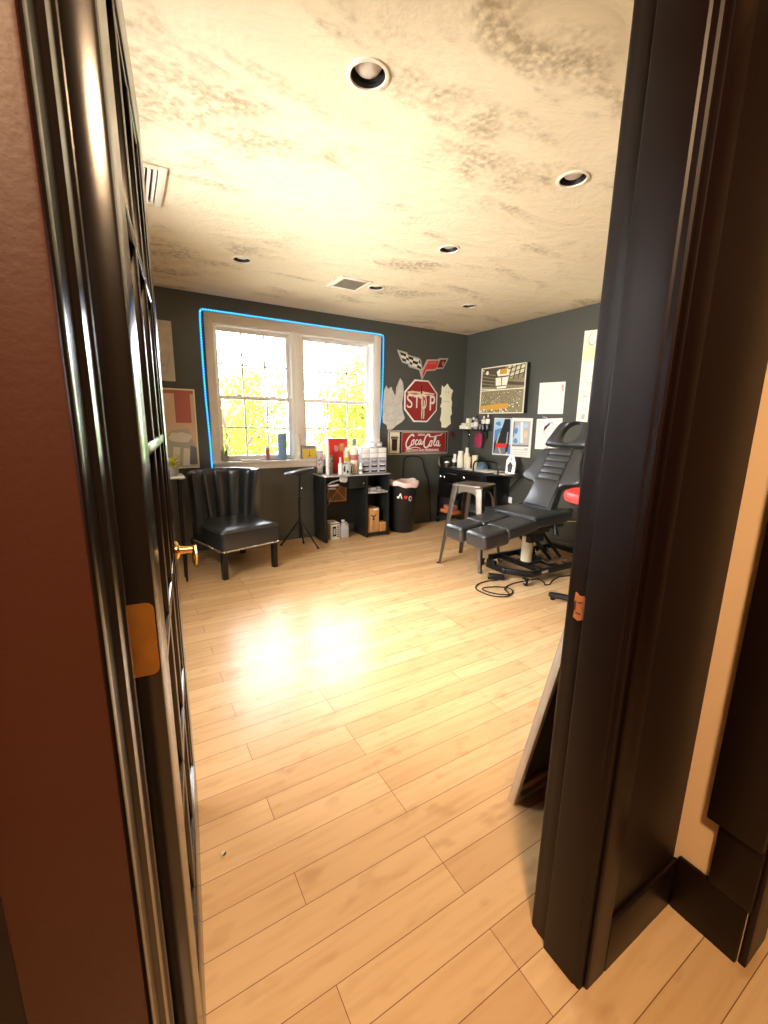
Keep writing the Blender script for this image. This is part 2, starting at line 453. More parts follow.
# baseboards
struct('baseboard_back', MB().box((XL, YB - .014, 0), (XR, YB, .09), M['wall'], .004))
struct('baseboard_right', MB().box((XR - .014, YW1, 0), (XR, YB - .014, .09), M['wall'], .004))
struct('baseboard_front', MB().box((DX1 + .09, YW1, 0), (XR - .014, YW1 + .014, .09), M['wall'], .004))
struct('baseboard_hall', MB().box((.872, YW0 - .013, 0), (HX, YW0, .15), M['jamb_paint'], .005).box((HX - .012, .232, 0), (HX, YW0 - .013, .168), M['jamb_paint'], .005), 'black hall baseboard turning the corner')
# casing of the next doorway in the hall's right wall
struct('trim_5', MB().box((HX - .018, .225, .168), (HX, .314, .346), M['jamb_paint'], .004).box((HX - .03, .225, .346), (HX, .338, 2.14), M['jamb_paint'], .005).box((HX, .215, 0), (HX + .12, .231, 2.06), M['jamb_paint'], .003))

# ---- door frame
def stop_profile(sx, x0):
    # jamb with a shallow sloped stop; x0 opening face, sx=+1 stop grows to +x
    return [(x0 - sx * .02, .398), (x0 - sx * .004, .398), (x0 - sx * .0035, .388), (x0 - sx * .0015, .386), (x0 - sx * .0005, .388), (x0 - sx * .0005, .405), (x0 + sx * .0025, .43), (x0 + sx * .0075, .433), (x0 + sx * .0105, .457), (x0 + sx * .013, .459), (x0 + sx * .013, .497), (x0, .497), (x0, YW1), (x0 - sx * .02, YW1)]
struct('trim_1', MB().prism(stop_profile(1, DX0), 0, DH, M['black_paint']), 'black left door jamb with rounded stop')
jr = MB()
jr.prism([(DX1 + .02, .395), (DX1 - .006, .395), (DX1 - .010, .399), (DX1 - .010, .409), (DX1 - .013, .413), (DX1 - .013, .491), (DX1 - .011, .4945), (DX1, .4965), (DX1, .524), (DX1 + .002, .527), (DX1 + .002, .538), (DX1 + .006, YW1), (DX1 + .02, YW1)], 0, DH, M['jamb_paint'])
tr2 = struct('trim_2', jr, 'black right door jamb with a bare wood latch mortise')
mt = MB(frame((DX1 - .0006, 0, 0), (0, -1, 0), (0, 0, 1)))
mt.prism([(-.524, .886), (-.512, .882), (-.5, .889), (-.4985, .9), (-.501, .914), (-.4985, .93), (-.503, .941), (-.514, .938), (-.5235, .944), (-.525, .925), (-.5225, .905)], -.0025, .0012, M['bare_wood'])
mt.prism([(-.519, .897), (-.507, .897), (-.507, .9), (-.519, .9)], .0012, .0018, M['canvas_back']).prism([(-.516, .921), (-.505, .924), (-.505, .927), (-.516, .924)], .0012, .0018, M['canvas_back'])
mt.prism([(-.5235, .905), (-.5195, .903), (-.5195, .925), (-.5235, .925)], .0012, .0018, M['canvas_back'])
o = mt.build('latch_mortise', tr2); o['label'] = 'bare orange wood latch mortise'
# hall casings (black), head jamb, room casings
def casing(mb, x0, x1, z0, z1, y, sgn, m):
    mb.box((x0, min(y, y + sgn * .012), z0), (x1, max(y, y + sgn * .012), z1), m, .004)
mb = MB(); casing(mb, DX0 - .092, DX0 - .004, 0, DH + .1, YW0, -1, M['brown_paint']); struct('trim_3', mb, 'brown-black casing left of the doorway')
mb = MB(); casing(mb, DX1 + .004, DX1 + .072, 0, DH + .1, YW0, -1, M['jamb_paint']); struct('trim_4', mb, 'black casing right of the doorway')
struct('trim_6', MB().box((DX0 - .02, .395, DH), (DX1 + .02, YW1, DH + .02), M['black_paint']).box((DX0 + .013, .45, DH - .013), (DX1 - .013, .495, DH), M['black_paint']).box((DX0 - .09, YW0 - .012, DH + .02), (DX1 + .07, YW0, DH + .1), M['black_paint'], .004))
mb = MB(); casing(mb, DX1 + .02, DX1 + .09, 0, DH + .1, YW1, 1, M['black_paint']); casing(mb, DX0 - .09, DX0 - .02, 0, DH + .1, YW1, 1, M['black_paint']); struct('trim_7', mb)

# ---- the open french door leaf
door = struct_root('door_1', (-.021, .5625, 0), 'black glazed door standing open into the room')
ang = math.radians(6.0)
DV = Vector((math.sin(ang), math.cos(ang), 0)); DN = Vector((math.cos(ang), -math.sin(ang), 0))   # along the leaf / out of the visible face
D0 = Vector((.0118, .5755, 0))
DT = frame(D0, DV, (0, 0, 1)); # local x along leaf, y up, z = DV x up
if DT.to_3x3().col[2].dot(DN) < 0:
    raise RuntimeError('door frame')
DW, DHT, TH = .80, 2.03, .040
mb = MB(DT)
def dbox(mb, x0, x1, z0, z1, t0, t1, m, bev=.003): mb.box((x0, z0, t0), (x1, z1, t1), m, bev)
b0 = .012
dbox(mb, 0, .115, b0, DHT, -TH, 0, M['black_paint'], .005)
dbox(mb, DW - .115, DW, b0, DHT, -TH, 0, M['black_paint'], .005)
dbox(mb, .115, DW - .115, b0, .25, -TH, 0, M['black_paint'])
dbox(mb, .115, DW - .115, DHT - .12, DHT, -TH, 0, M['black_paint'])
mb.build('door_frame', door)
gz0, gz1 = .25, DHT - .12; gx0, gx1 = .115, DW - .115
g = MB(DT)
for k in range(1, 3):
    x = gx0 + (gx1 - gx0) * k / 3
    dbox(g, x - .011, x + .011, gz0, gz1, -TH + .006, -.003, M['black_paint'], .005)
for k in range(1, 5):
    z = gz0 + (gz1 - gz0) * k / 5
    dbox(g, gx0, gx1, z - .011, z + .011, -TH + .006, -.003, M['black_paint'], .005)
for x0, x1, z0, z1 in ((gx0, gx0 + .012, gz0, gz1), (gx1 - .012, gx1, gz0, gz1), (gx0, gx1, gz0, gz0 + .012), (gx0, gx1, gz1 - .012, gz1)):
    dbox(g, x0, x1, z0, z1, -TH + .006, -.004, M['black_paint'], .004)
g.build('muntin', door)
MB(DT).box((gx0 - .003, gz0 - .003, -TH / 2 - .002), (gx1 + .003, gz1 + .003, -TH / 2 + .002), M['door_glass']).build('pane', door)
# hinge on the near edge of the leaf: its leaf plate faces the hall
hg = MB(frame(D0 + Vector((0, 0, 0)) - DV * .0008, -DN, (0, 0, 1)))
def rrect(x0, y0, x1, y1, r, n=5):
    o = []
    for cx, cy, a in ((x1 - r, y1 - r, 0), (x0 + r, y1 - r, 90), (x0 + r, y0 + r, 180), (x1 - r, y0 + r, 270)):
        for k in range(n + 1):
            t = math.radians(a + 90 * k / n); o.append((cx + r * math.cos(t), cy + r * math.sin(t)))
    return o
hz = 1.018
# plate: outer (far from the pin) corners rounded
hg.prism(rrect(.003, hz - .049, .040, hz + .049, .009), -.0015, .0016, M['brass_old'])
for sx, sz in ((.014, .034), (.026, .0), (.014, -.034)):
    hg.lathe([(.0038, 0), (.003, .0011), (0, .0014)], M['brass_old'], 10, Matrix.Translation((sx, hz + sz, .0016)))
hinge = hg.build('hinge', door); hinge['label'] = 'aged brass hinge'
kn = MB()
kp = D0 - DN * .0455 - DV * .008
for k in range(5):
    kn.rod(kp + Vector((0, 0, hz - .049 + k * .0198)), kp + Vector((0, 0, hz - .049 + k * .0198 + .0188)), .0062, M['brass_old'])
kn.sphere(kp + Vector((0, 0, hz + .054)), .006, M['brass_old'], 10)
kn.build('knuckle', hinge)
# lever handle near the far edge
hx, hzv = DW - .062, .925
lv = MB(DT)
lv.lathe([(.027, 0), (.027, .004), (.022, .008), (.012, .011), (.0105, .03), (.011, .052), (.008, .056)], M['brass'], 20, Matrix.Translation((hx, hzv, 0)))
handle = lv.build('handle', door); handle['label'] = 'polished brass lever handle'
lv = MB(DT)
lv.tube([(hx + .006, hzv, .049), (hx - .02, hzv + .002, .05), (hx - .07, hzv + .003, .051), (hx - .1, hzv - .002, .052), (hx - .118, hzv - .016, .05)], [.0095, .0075], M['brass'], 10, sm=2, flat=.8)
lv.build('lever', handle)

# ------------------------------------------------------------------ window
win = struct_root('window_1', (1.65, YB, WZ0), 'white double window with two double-hung sashes')
mb = MB()
t = .018
mb.box((.705, YB - t, WZ0 - .01), (WX0 + .006, YB, 2.287), M['white_trim'], .004)
mb.box((WX1 - .006, YB - t, WZ0 - .01), (2.612, YB, 2.287), M['white_trim'], .004)
mb.box((WX0 + .006, YB - t, WZ1 - .006), (WX1 - .006, YB, 2.287), M['white_trim'], .004)
mb.box((.705, YB - .032, 2.268), (2.612, YB - t + .002, 2.287), M['white_trim'], .003)
mb.build('casing', win)
MB().box((.70, YB - .045, .868), (2.618, YB + .11, WZ0), M['white_trim'], .006).box((.715, YB - .022, .812), (2.602, YB, .869), M['white_trim'], .004).build('sill', win)
mb = MB()
for lo, hi in (((WX0, YB, WZ0), (WX0 + .018, YB + .13, WZ1)), ((WX1 - .018, YB, WZ0), (WX1, YB + .13, WZ1)), ((WX0, YB, WZ1 - .018), (WX1, YB + .13, WZ1)), ((WX0, YB + .055, WZ0), (WX1, YB + .13, WZ0 + .018))):
    mb.box(lo, hi, M['vinyl'], .003)
mb.box((1.548, YB + .03, WZ0), (1.678, YB + .13, WZ1), M['vinyl'], .006)
mb.box((1.585, YB + .022, WZ0), (1.641, YB + .031, WZ1), M['vinyl'], .003)
mb.build('window_frame', win)
zm = 1.527
def sash(x0, x1, z0, z1, y, lock):
    mb = MB(); w = .036; d = .03
    mb.box((x0, y, z0), (x0 + w, y + d, z1), M['vinyl'], .004); mb.box((x1 - w, y, z0), (x1, y + d, z1), M['vinyl'], .004)
    mb.box((x0 + w, y, z0), (x1 - w, y + d, z0 + w), M['vinyl'], .004); mb.box((x0 + w, y, z1 - w), (x1 - w, y + d, z1), M['vinyl'], .004)
    s = mb.build('sash', win)
    MB().box((x0 + w - .004, y + .012, z0 + w - .004), (x1 - w + .004, y + .017, z1 - w + .004), M['glass']).build('pane', s)
    mb = MB()
    for k in (1, 2):
        x = x0 + w + (x1 - x0 - 2 * w) * k / 3; mb.box((x - .009, y + .002, z0 + w), (x + .009, y + .012, z1 - w), M['vinyl'], .002)
    z = (z0 + z1) / 2; mb.box((x0 + w, y + .002, z - .009), (x1 - w, y + .012, z + .009), M['vinyl'], .002)
    mb.build('muntin', s)
    if lock:
        mb = MB()
        for fx in (.28, .74):
            x = x0 + (x1 - x0) * fx
            mb.box((x - .03, y - .004, z1 - .002), (x + .03, y + .022, z1 + .012), M['vinyl'], .005).box((x - .012, y - .016, z1 + .002), (x + .012, y + .002, z1 + .02), M['vinyl'], .005)
        mb.build('sash_lock', s)
for x0, x1 in ((WX0 + .018, 1.548), (1.678, WX1 - .018)):
    sash(x0, x1, zm - .018, WZ1 - .018, YB + .092, False)
    sash(x0, x1, WZ0 + .018, zm + .018, YB + .058, True)

# blue rope light round the casing
def led_path():
    P = [(.694, .805), (.69, 1.1), (.676, 1.5), (.672, 1.86), (.672, 2.2), (.676, 2.275), (.684, 2.297), (.71, 2.303), (1.2, 2.301), (1.7, 2.299), (2.3, 2.297), (2.6, 2.298), (2.634, 2.292), (2.645, 2.265), (2.645, 2.0), (2.64, 1.7), (2.625, 1.4), (2.605, 1.22)]
    out = []
    for (a, b), (c, d) in zip(P, P[1:]):
        n = max(1, int(math.hypot(c - a, d - b) / .0125))
        for k in range(n): out.append((a + (c - a) * k / n, b + (d - b) * k / n))
    out.append(P[-1]); return out
pp = led_path()
led = thing('rope_light', 'glowing blue rope light running round the white window casing', 'light', (1.65, YB, 2.3))
mb = MB(); pts = [Vector((x, YB - .009, z)) for x, z in pp]
mb.tube(pts, .0085, M['led_blue'], 8)
tb = mb.build('rope', led)
for p in led.children: pass
mb = MB()
for i in range(0, len(pts) - 1, 2):
    a = pts[i]; b = pts[min(i + 1, len(pts) - 1)]; d = (b - a)
    mb.rod(a + Vector((0, -.0058, 0)), a + d * .55 + Vector((0, -.0058, 0)), .0045, M['led_white'], n=6)
tag(mb.build('diode', led), 'pale cyan diodes along the rope', kind='stuff')

# ------------------------------------------------------------------ outside
struct('ground_outside', MB().box((-30, YB + .2, -3.05), (40, 60, -3), M['ground_out']))
def tree(x, y, zc, rx, rz, n, m, label, seed):
    rnd = random.Random(seed)
    t = thing('leafy_tree', label, 'tree', (x, y, -3), 'trees beyond the window')
    mb = MB()
    mb.tube([(x, y, -3), (x + .08, y, -1.8), (x - .05, y + .06, -.6), (x + .05, y, zc)], [.2, .06], M['bark'], 10, sm=1)
    for k in range(9):
        a = k * 2.4; z0 = -1.4 + .32 * k
        mb.tube([(x, y, z0), (x + math.cos(a) * rx * .45, y + math.sin(a) * rx * .45, z0 + .6), (x + math.cos(a) * rx * .8, y + math.sin(a) * rx * .8, z0 + 1.0)], [.06, .015], M['bark'], 6, sm=1)
    mb.build('trunk', t)
    bm = bmesh.new()
    cl = []
    for k in range(46):
        while True:
            v = Vector((rnd.uniform(-1, 1), rnd.uniform(-1, 1), rnd.uniform(-1, 1)))
            if .25 < v.length < 1: break
        cl.append(Vector((x + v.x * rx, y + v.y * rx, zc + v.z * rz)))
    for i in range(n):
        c = cl[i % len(cl)]
        p = c + Vector((rnd.gauss(0, .3), rnd.gauss(0, .3), rnd.gauss(0, .24)))
        a = rnd.uniform(.05, .1); q = Euler((rnd.uniform(0, 6.3), rnd.uniform(0, 6.3), rnd.uniform(0, 6.3))).to_matrix()
        vs = [bm.verts.new(p + q @ Vector(c2)) for c2 in ((-a, 0, 0), (-a * .2, -a * .45, a * .1), (a * .5, -a * .3, 0), (a, 0, -a * .1), (a * .5, a * .3, 0), (-a * .2, a * .45, a * .1))]
        bm.faces.new(vs)
    me = bpy.data.meshes.new('crown'); bm.to_mesh(me); bm.free(); me.materials.append(m)
    me.transform(Matrix.Translation((-x, -y, 3)))
    o = bpy.data.objects.new('crown', me); COL.objects.link(o); o.parent = t
tree(2.0, 10.3, .2, .95, 1.3, 3600, M['leaves_a'], 'spring-green tree seen through the left half of the window', 1)
tree(5.5, 10.4, 1.2, 1.2, 1.9, 5200, M['leaves_b'], 'lime-green tree seen through the right half of the window', 2)
tree(3.9, 15.2, 1.1, 1.7, 1.9, 5600, M['leaves_b'], 'pale green tree standing behind the window mullion', 3)
tree(8.6, 15.2, 1.7, 1.7, 2.4, 5600, M['leaves_a'], 'dark yellow-green tree at the right edge of the window', 4)
tree(2.9, 20.6, .4, 2.2, 1.6, 5000, M['leaves_b'], 'low pale tree glimpsed in the left lower panes', 5)

# ------------------------------------------------------------------ ceiling fittings
def downlight(x, y):
    t = thing('recessed_light', '', 'ceiling light', (x, y, H), 'recessed downlights')
    T = Matrix.Translation((x, y, H))
    MB(T).lathe([(.059, .012), (.0585, -.002), (.061, -.006), (.072, -.0045), (.0745, -.001), (.0745, 0)], M['metal_white'], 40, cap=False).build('trim_ring', t)
    mb = MB(T)
    mb.lathe([(.0588, -.002), (.0565, .012), (.0595, .016), (.0565, .03), (.0585, .034), (.055, .05), (.057, .054), (.05, .12), (0, .121)], M['black_can'], 40, cap=False)
    mb.lathe([(.0612, .0), (.0612, .135), (0, .135)], M['black_can'], 24, cap=False)
    mb.build('baffle', t)
    MB(T).lathe([(0, .006), (.02, .0075), (.037, .013), (.0465, .024), (.0475, .038), (.034, .08), (.018, .1), (.016, .118)], M['bulb'], 32).build('bulb', t)
    return t
proto = downlight(*LIGHTS[0])
LAB = ['large-looking recessed downlight nearest the doorway, with nothing beside it',
       'recessed downlight beside the right door jamb, tilted oval in view',
       'recessed downlight on the ceiling in front of the left window half',
       'recessed downlight in the middle of the ceiling, between the doorway side and the window wall',
       'small recessed downlight right beside the ceiling vent by the window',
       'smallest recessed downlight, near the corner with the arena picture']
proto['label'] = LAB[0]
for (x, y), lb in zip(LIGHTS[1:], LAB[1:]):
    c = copy_tree(proto); c.location = (x, y, H); c['label'] = lb
def vent(x0, y0, x1, y1, label, along):
    cx, cy = (x0 + x1) / 2, (y0 + y1) / 2
    t = thing('ceiling_vent', label, 'vent', (cx, cy, H), 'ceiling vents')
    mb = MB(); w = .038
    for lo, hi in (((x0, y0), (x0 + w, y1)), ((x1 - w, y0), (x1, y1)), ((x0 + w, y0), (x1 - w, y0 + w)), ((x0 + w, y1 - w), (x1 - w, y1))):
        mb.box((lo[0], lo[1], H - .009), (hi[0], hi[1], H), M['metal_white'], .003)
    mb.build('vent_frame', t)
    MB().box((x0 + w, y0 + w, H - .0012), (x1 - w, y1 - w, H), M['black_can']).build('backing', t)  # black plate stands in for the shade of the recess
    n = 8
    for k in range(n):
        mb = MB()
        if along == 'x':
            y = y0 + w + (y1 - y0 - 2 * w) * (k + .5) / n
            mb.box((-(x1 - x0) / 2 + w, -.009, -.001), ((x1 - x0) / 2 - w, .009, .001), M['metal_white'], 0, Matrix.Translation((cx, y, H - .007)) @ Matrix.Rotation(math.radians(35), 4, 'X'))
        else:
            x = x0 + w + (x1 - x0 - 2 * w) * (k + .5) / n
            mb.box((-.009, -(y1 - y0) / 2 + w, -.001), (.009, (y1 - y0) / 2 - w, .001), M['metal_white'], 0, Matrix.Translation((x, cy, H - .007)) @ Matrix.Rotation(math.radians(35), 4, 'Y'))
        mb.build('slat', t)
vent(.0, 2.46, .272, 2.88, 'white slatted ceiling vent half hidden behind the open door', 'y')
vent(1.575, 3.34, 1.86, 3.64, 'white slatted ceiling vent near the window with a downlight beside it', 'x')

# ------------------------------------------------------------------ wall art helpers
def wall_panel(name, label, cat, T, base_pts, thick, face_m, edge_m, layers, group=None, children=()):
    """flat piece hung on a wall: T local xy = the wall plane, z out of the wall; layers=[(mat, pts)]"""
    o = T.translation.copy()
    t = thing(name, label, cat, o, group)
    mb = MB(T)
    mb.prism(base_pts, .001, thick - .0004, edge_m).poly(base_pts, thick, face_m)
    for i, (m, pts) in enumerate(layers): mb.poly(pts, thick + .0005 * (i + 1), m)
    mb.build('panel', t)
    return t
def R_(x0, y0, x1, y1): return [(x0, y0), (x1, y0), (x1, y1), (x0, y1)]
TB = lambda x, z: frame((x, YB, z), (1, 0, 0), (0, 0, 1))      # back wall: local z would be -Y
def back(x, z):
    m = frame((x, YB, z), (1, 0, 0), (0, 0, 1)); return m       # x cross z = -y : out of the wall into the room
def right(y, z):
    return frame((XR, y, z), (0, -1, 0), (0, 0, 1))             # -y cross z = -x : into the room

def bk_panel(name, label, cat, c, base, thick, face, edge, layers, group=None):
    f = lambda P: [(x - c[0], z - c[1]) for x, z in P]
    return wall_panel(name, label, cat, back(*c), f(base), thick, face, edge, [(m, f(p)) for m, p in layers], group)
def rt_panel(name, label, cat, c, base, thick, face, edge, layers, group=None):
    f = lambda P: [(c[0] - y, z - c[1]) for y, z in P]
    return wall_panel(name, label, cat, right(*c), f(base), thick, face, edge, [(m, f(p)) for m, p in layers], group)
def blob(cx, cy, rx, ry, n=14, rnd=None, j=.0):
    rnd = rnd or random
    return [(cx + rx * math.cos(2 * PI * k / n) * (1 + rnd.uniform(-j, j)), cy + ry * math.sin(2 * PI * k / n) * (1 + rnd.uniform(-j, j))) for k in range(n)]

# ------------------------------------------------------------------ back wall pieces
rs = random.Random(3)
bk_panel('paper_page', 'pale pencil-drawing page high on the wall left of the window', 'paper', (.2, 1.9), R_(.0, 1.645, .427, 2.165), .004, M['paper_grey'], M['paper'],
         [(M['light_print'], [(.06, 1.7), (.38, 1.78), (.36, 1.8), (.08, 1.73)]), (M['light_print'], [(.1, 1.9), (.33, 2.08), (.31, 2.1), (.12, 1.93)]), (M['light_print'], [(.2, 1.72), (.3, 1.95), (.285, 1.96), (.19, 1.75)]), (M['light_print'], [(.36, 1.7), (.4, 1.9), (.39, 1.9), (.35, 1.72)])])
t = bk_panel('framed_poster', 'pink framed poster with grey figure and painted-on glass reflection hanging left of the window', 'poster', (.25, 1.21), R_(-.08, .848, .573, 1.576), .02, M['peach'], M['paper_yellow'],
         [(M['rose'], R_(-.07, 1.535, .563, 1.566)), (M['rose'], R_(.40, 1.27, .535, 1.535)), (M['peach'], R_(-.07, 1.1, .40, 1.52)),
          (M['rose'], blob(.465, 1.45, .03, .03, rnd=rs, j=.3)), (M['rose'], blob(.47, 1.37, .025, .04, rnd=rs, j=.3)),
          (M['light_print'], [(.2, .86), (.54, .86), (.56, 1.02), (.53, 1.12), (.5, 1.22), (.36, 1.2), (.28, 1.1), (.22, 1.0)]), (M['sign_white'], blob(.42, 1.135, .1, .05, rnd=rs, j=.15)), (M['sign_white'], [(.34, .87), (.5, .87), (.5, 1.03), (.36, 1.05)]),  # grey-white shapes also paint the room's reflection in the poster glass
          (M['light_print'], [(.4, .87), (.43, .87), (.45, 1.05), (.42, 1.05)]), (M['grey_print'], blob(.22, .98, .1, .07, rnd=rs, j=.2)), (M['grey_print'], [(.49, .88), (.56, .88), (.56, 1.04), (.51, 1.06)]), (M['dark_print'], blob(.24, 1.12, .07, .02, rnd=rs, j=.2)), (M['grey_print'], [(.1, 1.36), (.14, 1.37), (.14, 1.38), (.1, 1.37)])])
f = lambda P, c: [(x - c[0], z - c[1]) for x, z in P]
mb = MB(back(.25, 1.21))
for lo, hi in (((-.085, .843), (-.072, 1.581)), ((.565, .843), (.578, 1.581)), ((-.072, .843), (.565, .855)), ((-.072, 1.569), (.565, 1.581))):
    mb.box((lo[0] - .25, lo[1] - 1.21, .001), (hi[0] - .25, hi[1] - 1.21, .028), M['paper_yellow'], .002)
mb.build('frame', t)

# winged flags emblem
c = (3.213, 2.0)
t = thing('flag_emblem', 'crossed emblem of a checkered flag and a red flag above the stop sign', 'sign', (c[0], YB, c[1]))
FL = [(2.839, 2.155), (2.975, 2.137), (2.993, 2.112), (3.161, 2.089), (3.186, 2.065), (3.2135, 1.967), (3.2125, 1.838), (3.167, 1.949), (3.015, 1.974), (2.997, 2.004), (2.917, 2.016), (2.876, 2.079)]
FR = [(3.2125, 1.838), (3.2145, 1.965), (3.28, 2.083), (3.444, 2.099), (3.474, 2.116), (3.612, 2.126), (3.595, 2.091), (3.531, 1.991), (3.425, 1.981), (3.414, 1.961), (3.274, 1.943)]
FLI = [(2.869, 2.136), (2.965, 2.116), (2.988, 2.095), (3.156, 2.072), (3.169, 2.05), (3.196, 1.951), (3.154, 1.971), (3.032, 1.989), (3.014, 2.015), (2.928, 2.03), (2.893, 2.08)]
mb = MB(back(*c)); mb.prism(f(FL, c), .001, .014, M['silver_edge'], bevel=.002).poly(f(FLI, c), .0146, M['sign_white'])
# checks laid along the flag
def lerp2(a, b, k): return (a[0] + (b[0] - a[0]) * k, a[1] + (b[1] - a[1]) * k)
top = [(2.872, 2.134), (2.96, 2.114), (2.99, 2.094), (3.07, 2.084), (3.156, 2.070), (3.17, 2.048)]
bot = [(2.915, 2.036), (2.965, 2.026), (3.02, 2.01), (3.05, 1.99), (3.12, 1.978), (3.19, 1.955)]
for i in range(5):
    for j in range(3):
        if (i + j) % 2 == 0:
            q = [lerp2(top[i], bot[i], j / 3), lerp2(top[i + 1], bot[i + 1], j / 3), lerp2(top[i + 1], bot[i + 1], (j + 1) / 3), lerp2(top[i], bot[i], (j + 1) / 3)]
            mb.poly(f(q, c)[::-1], .0152, M['sign_black'])
mb.build('checkered_flag', t)
mb = MB(back(*c)); mb.prism(f(FR, c), .001, .014, M['silver_edge'], bevel=.002)
mb.poly(f([(3.293, 2.066), (3.457, 2.08), (3.431, 1.997), (3.395, 1.976), (3.268, 1.961), (3.2145, 1.862), (3.2145, 1.925), (3.242, 1.978)], c), .0146, M['red_bright'])
mb.poly(f([(3.478, 2.095), (3.585, 2.107), (3.524, 2.006), (3.437, 1.998)], c), .0146, M['red_dark'])
mb.poly(f(blob(3.525, 2.052, .02, .03), c), .0152, M['rose']).poly(f([(3.3, 2.05), (3.43, 2.062), (3.42, 2.04), (3.29, 2.03)], c), .0152, M['rose'])
mb.build('red_flag', t)

# stop sign
c = (3.21, 1.578); R8 = .2565
oc = [(R8 / math.cos(PI / 8) * math.cos(PI / 8 + k * PI / 4) * .985, R8 / math.cos(PI / 8) * math.sin(PI / 8 + k * PI / 4)) for k in range(8)]
t = thing('stop_sign', 'red octagonal stop sign with white wing artwork over the lettering', 'sign', (c[0], YB, c[1]))
mb = MB(back(*c)); mb.prism(oc, .001, .008, M['sign_white'], bevel=.001)
mb.poly([(x * .93, y * .93) for x, y in oc], .0086, M['red'])
wing = [(-.215, .105), (-.14, .12), (-.03, .112), (0, .13), (.03, .118), (.12, .11), (.21, .10), (.19, .085), (.1, .07), (.04, .055), (.02, .03), (-.02, .03), (-.05, .055), (-.11, .05), (-.2, .08)]
mb.poly(wing[::-1], .0089, M['sign_cream'])
mb.poly([(-.2, .09), (-.08, .1), (-.03, .085), (-.1, .075)], .0092, M['rose']).poly([(.03, .085), (.12, .092), (.2, .09), (.1, .078)], .0092, M['rose'])
mb.poly([(-.012, .19), (.012, .19), (.014, .09), (-.014, .09)][::-1], .0092, M['red_dark'])
mb.build('plate', t)
mb = MB(back(*c))
mb.text('S', M['sign_white'], -.175, -.005, .085, .165, .0094, .0008, bold=.0)
mb.prism([(-.115, .062), (-.02, .072), (-.02, .052), (-.058, .047), (-.058, -.085), (-.078, -.085), (-.078, .045), (-.115, .042)], .0094, .0102, M['sign_white'])
ring = []
mb.text('O', M['sign_white'], .042, -.01, .085, .17, .0094, .0008)
mb.text('P', M['sign_white'], .175, -.015, .085, .185, .0094, .0008, bold=.012)
mb.build('lettering', t)
mb = MB(back(*c))
for sx in (-1, 1):
    mb.prism([(.03 + sx * .008, .03), (.03 + sx * .03, .0), (.03 + sx * .022, -.09), (.03 + sx * .026, -.16), (.03 + sx * .02, -.215), (.03 + sx * .008, -.215), (.03 + sx * .006, -.1)], .0098, .0106, M['sign_cream'])
mb.prism(blob(.03, .045, .014, .02), .0098, .0106, M['rose'])
mb.build('figure', t)

# soda sign
c = (3.197, 1.066); W2, H2 = .4655, .148
t = thing('soda_sign', 'long red soda sign with white script lettering and a glass at its left end', 'sign', (c[0], YB, c[1]))
mb = MB(back(*c)); mb.box((-W2, -H2, .001), (W2, H2, .016), M['silver_edge'], .003)
mb.poly(R_(-W2 + .012, -H2 + .013, W2 - .012, H2 - .013), .0164, M['sign_black'])
mb.poly(R_(-.272, -.128, W2 - .04, .128), .0168, M['silver_edge']).poly(R_(-.266, -.122, W2 - .046, .122), .0172, M['red'])
mb.build('panel', t)
g = MB(back(*c)); g.poly(R_(-.445, -.128, -.302, .128), .0168, M['sign_cream'])
gl = [(-.43, .06), (-.42, .075), (-.33, .075), (-.32, .06), (-.335, .035), (-.337, -.08), (-.345, -.098), (-.405, -.098), (-.413, -.08), (-.415, .035)]
g.poly(gl[::-1], .0174, M['sign_black']); g.poly([(-.405, .03), (-.405, -.085), (-.347, -.085), (-.347, .03)], .018, M['cola_brown']); g.poly([(-.42, .064), (-.42, .042), (-.33, .042), (-.33, .064)], .018, M['grey_print'])
g.build('glass_picture', t)
s = MB(back(*c))
s.text('DRINK', M['sign_white'], .03, .098, .115, .026, .0174, .0012, bold=.01); s.build('small_lettering', t); s = MB(back(*c))
s.text('DELICIOUS AND REFRESHING', M['sign_white'], .055, -.098, .52, .03, .0174, .0012, bold=.02)
s.build('small_lettering', t)
s = MB(back(*c)); zc = .0185
def stroke(P, w):  # P in a 0..1 box mapped on the script field, w widths
    q = [(-.225 + x * .585, -.075 + y * .18, zc) for x, y in P]
    s.tube(q, w, M['sign_white'], 8, sm=2, flat=.25)
# big C with its long tail, o, c, a
stroke([(.235, .84), (.21, .98), (.15, .93), (.08, .7), (.03, .38), (.04, .1), (.1, .06), (.17, .25)], .0105)
stroke([(.035, .2), (.06, -.03), (.14, .0), (.24, .1), (.34, .07), (.42, .0)], [.009, .004])
stroke([(.235, .62), (.19, .55), (.165, .34), (.19, .24), (.225, .3), (.245, .5), (.235, .62), (.26, .6)], .008)
stroke([(.34, .56), (.315, .63), (.285, .52), (.27, .35), (.29, .25), (.325, .29), (.35, .36)], .008)
stroke([(.43, .58), (.395, .62), (.365, .48), (.36, .32), (.385, .25), (.415, .4), (.435, .6), (.42, .35), (.44, .26), (.475, .4)], .008)
stroke([(.465, .47), (.5, .5)], .006)
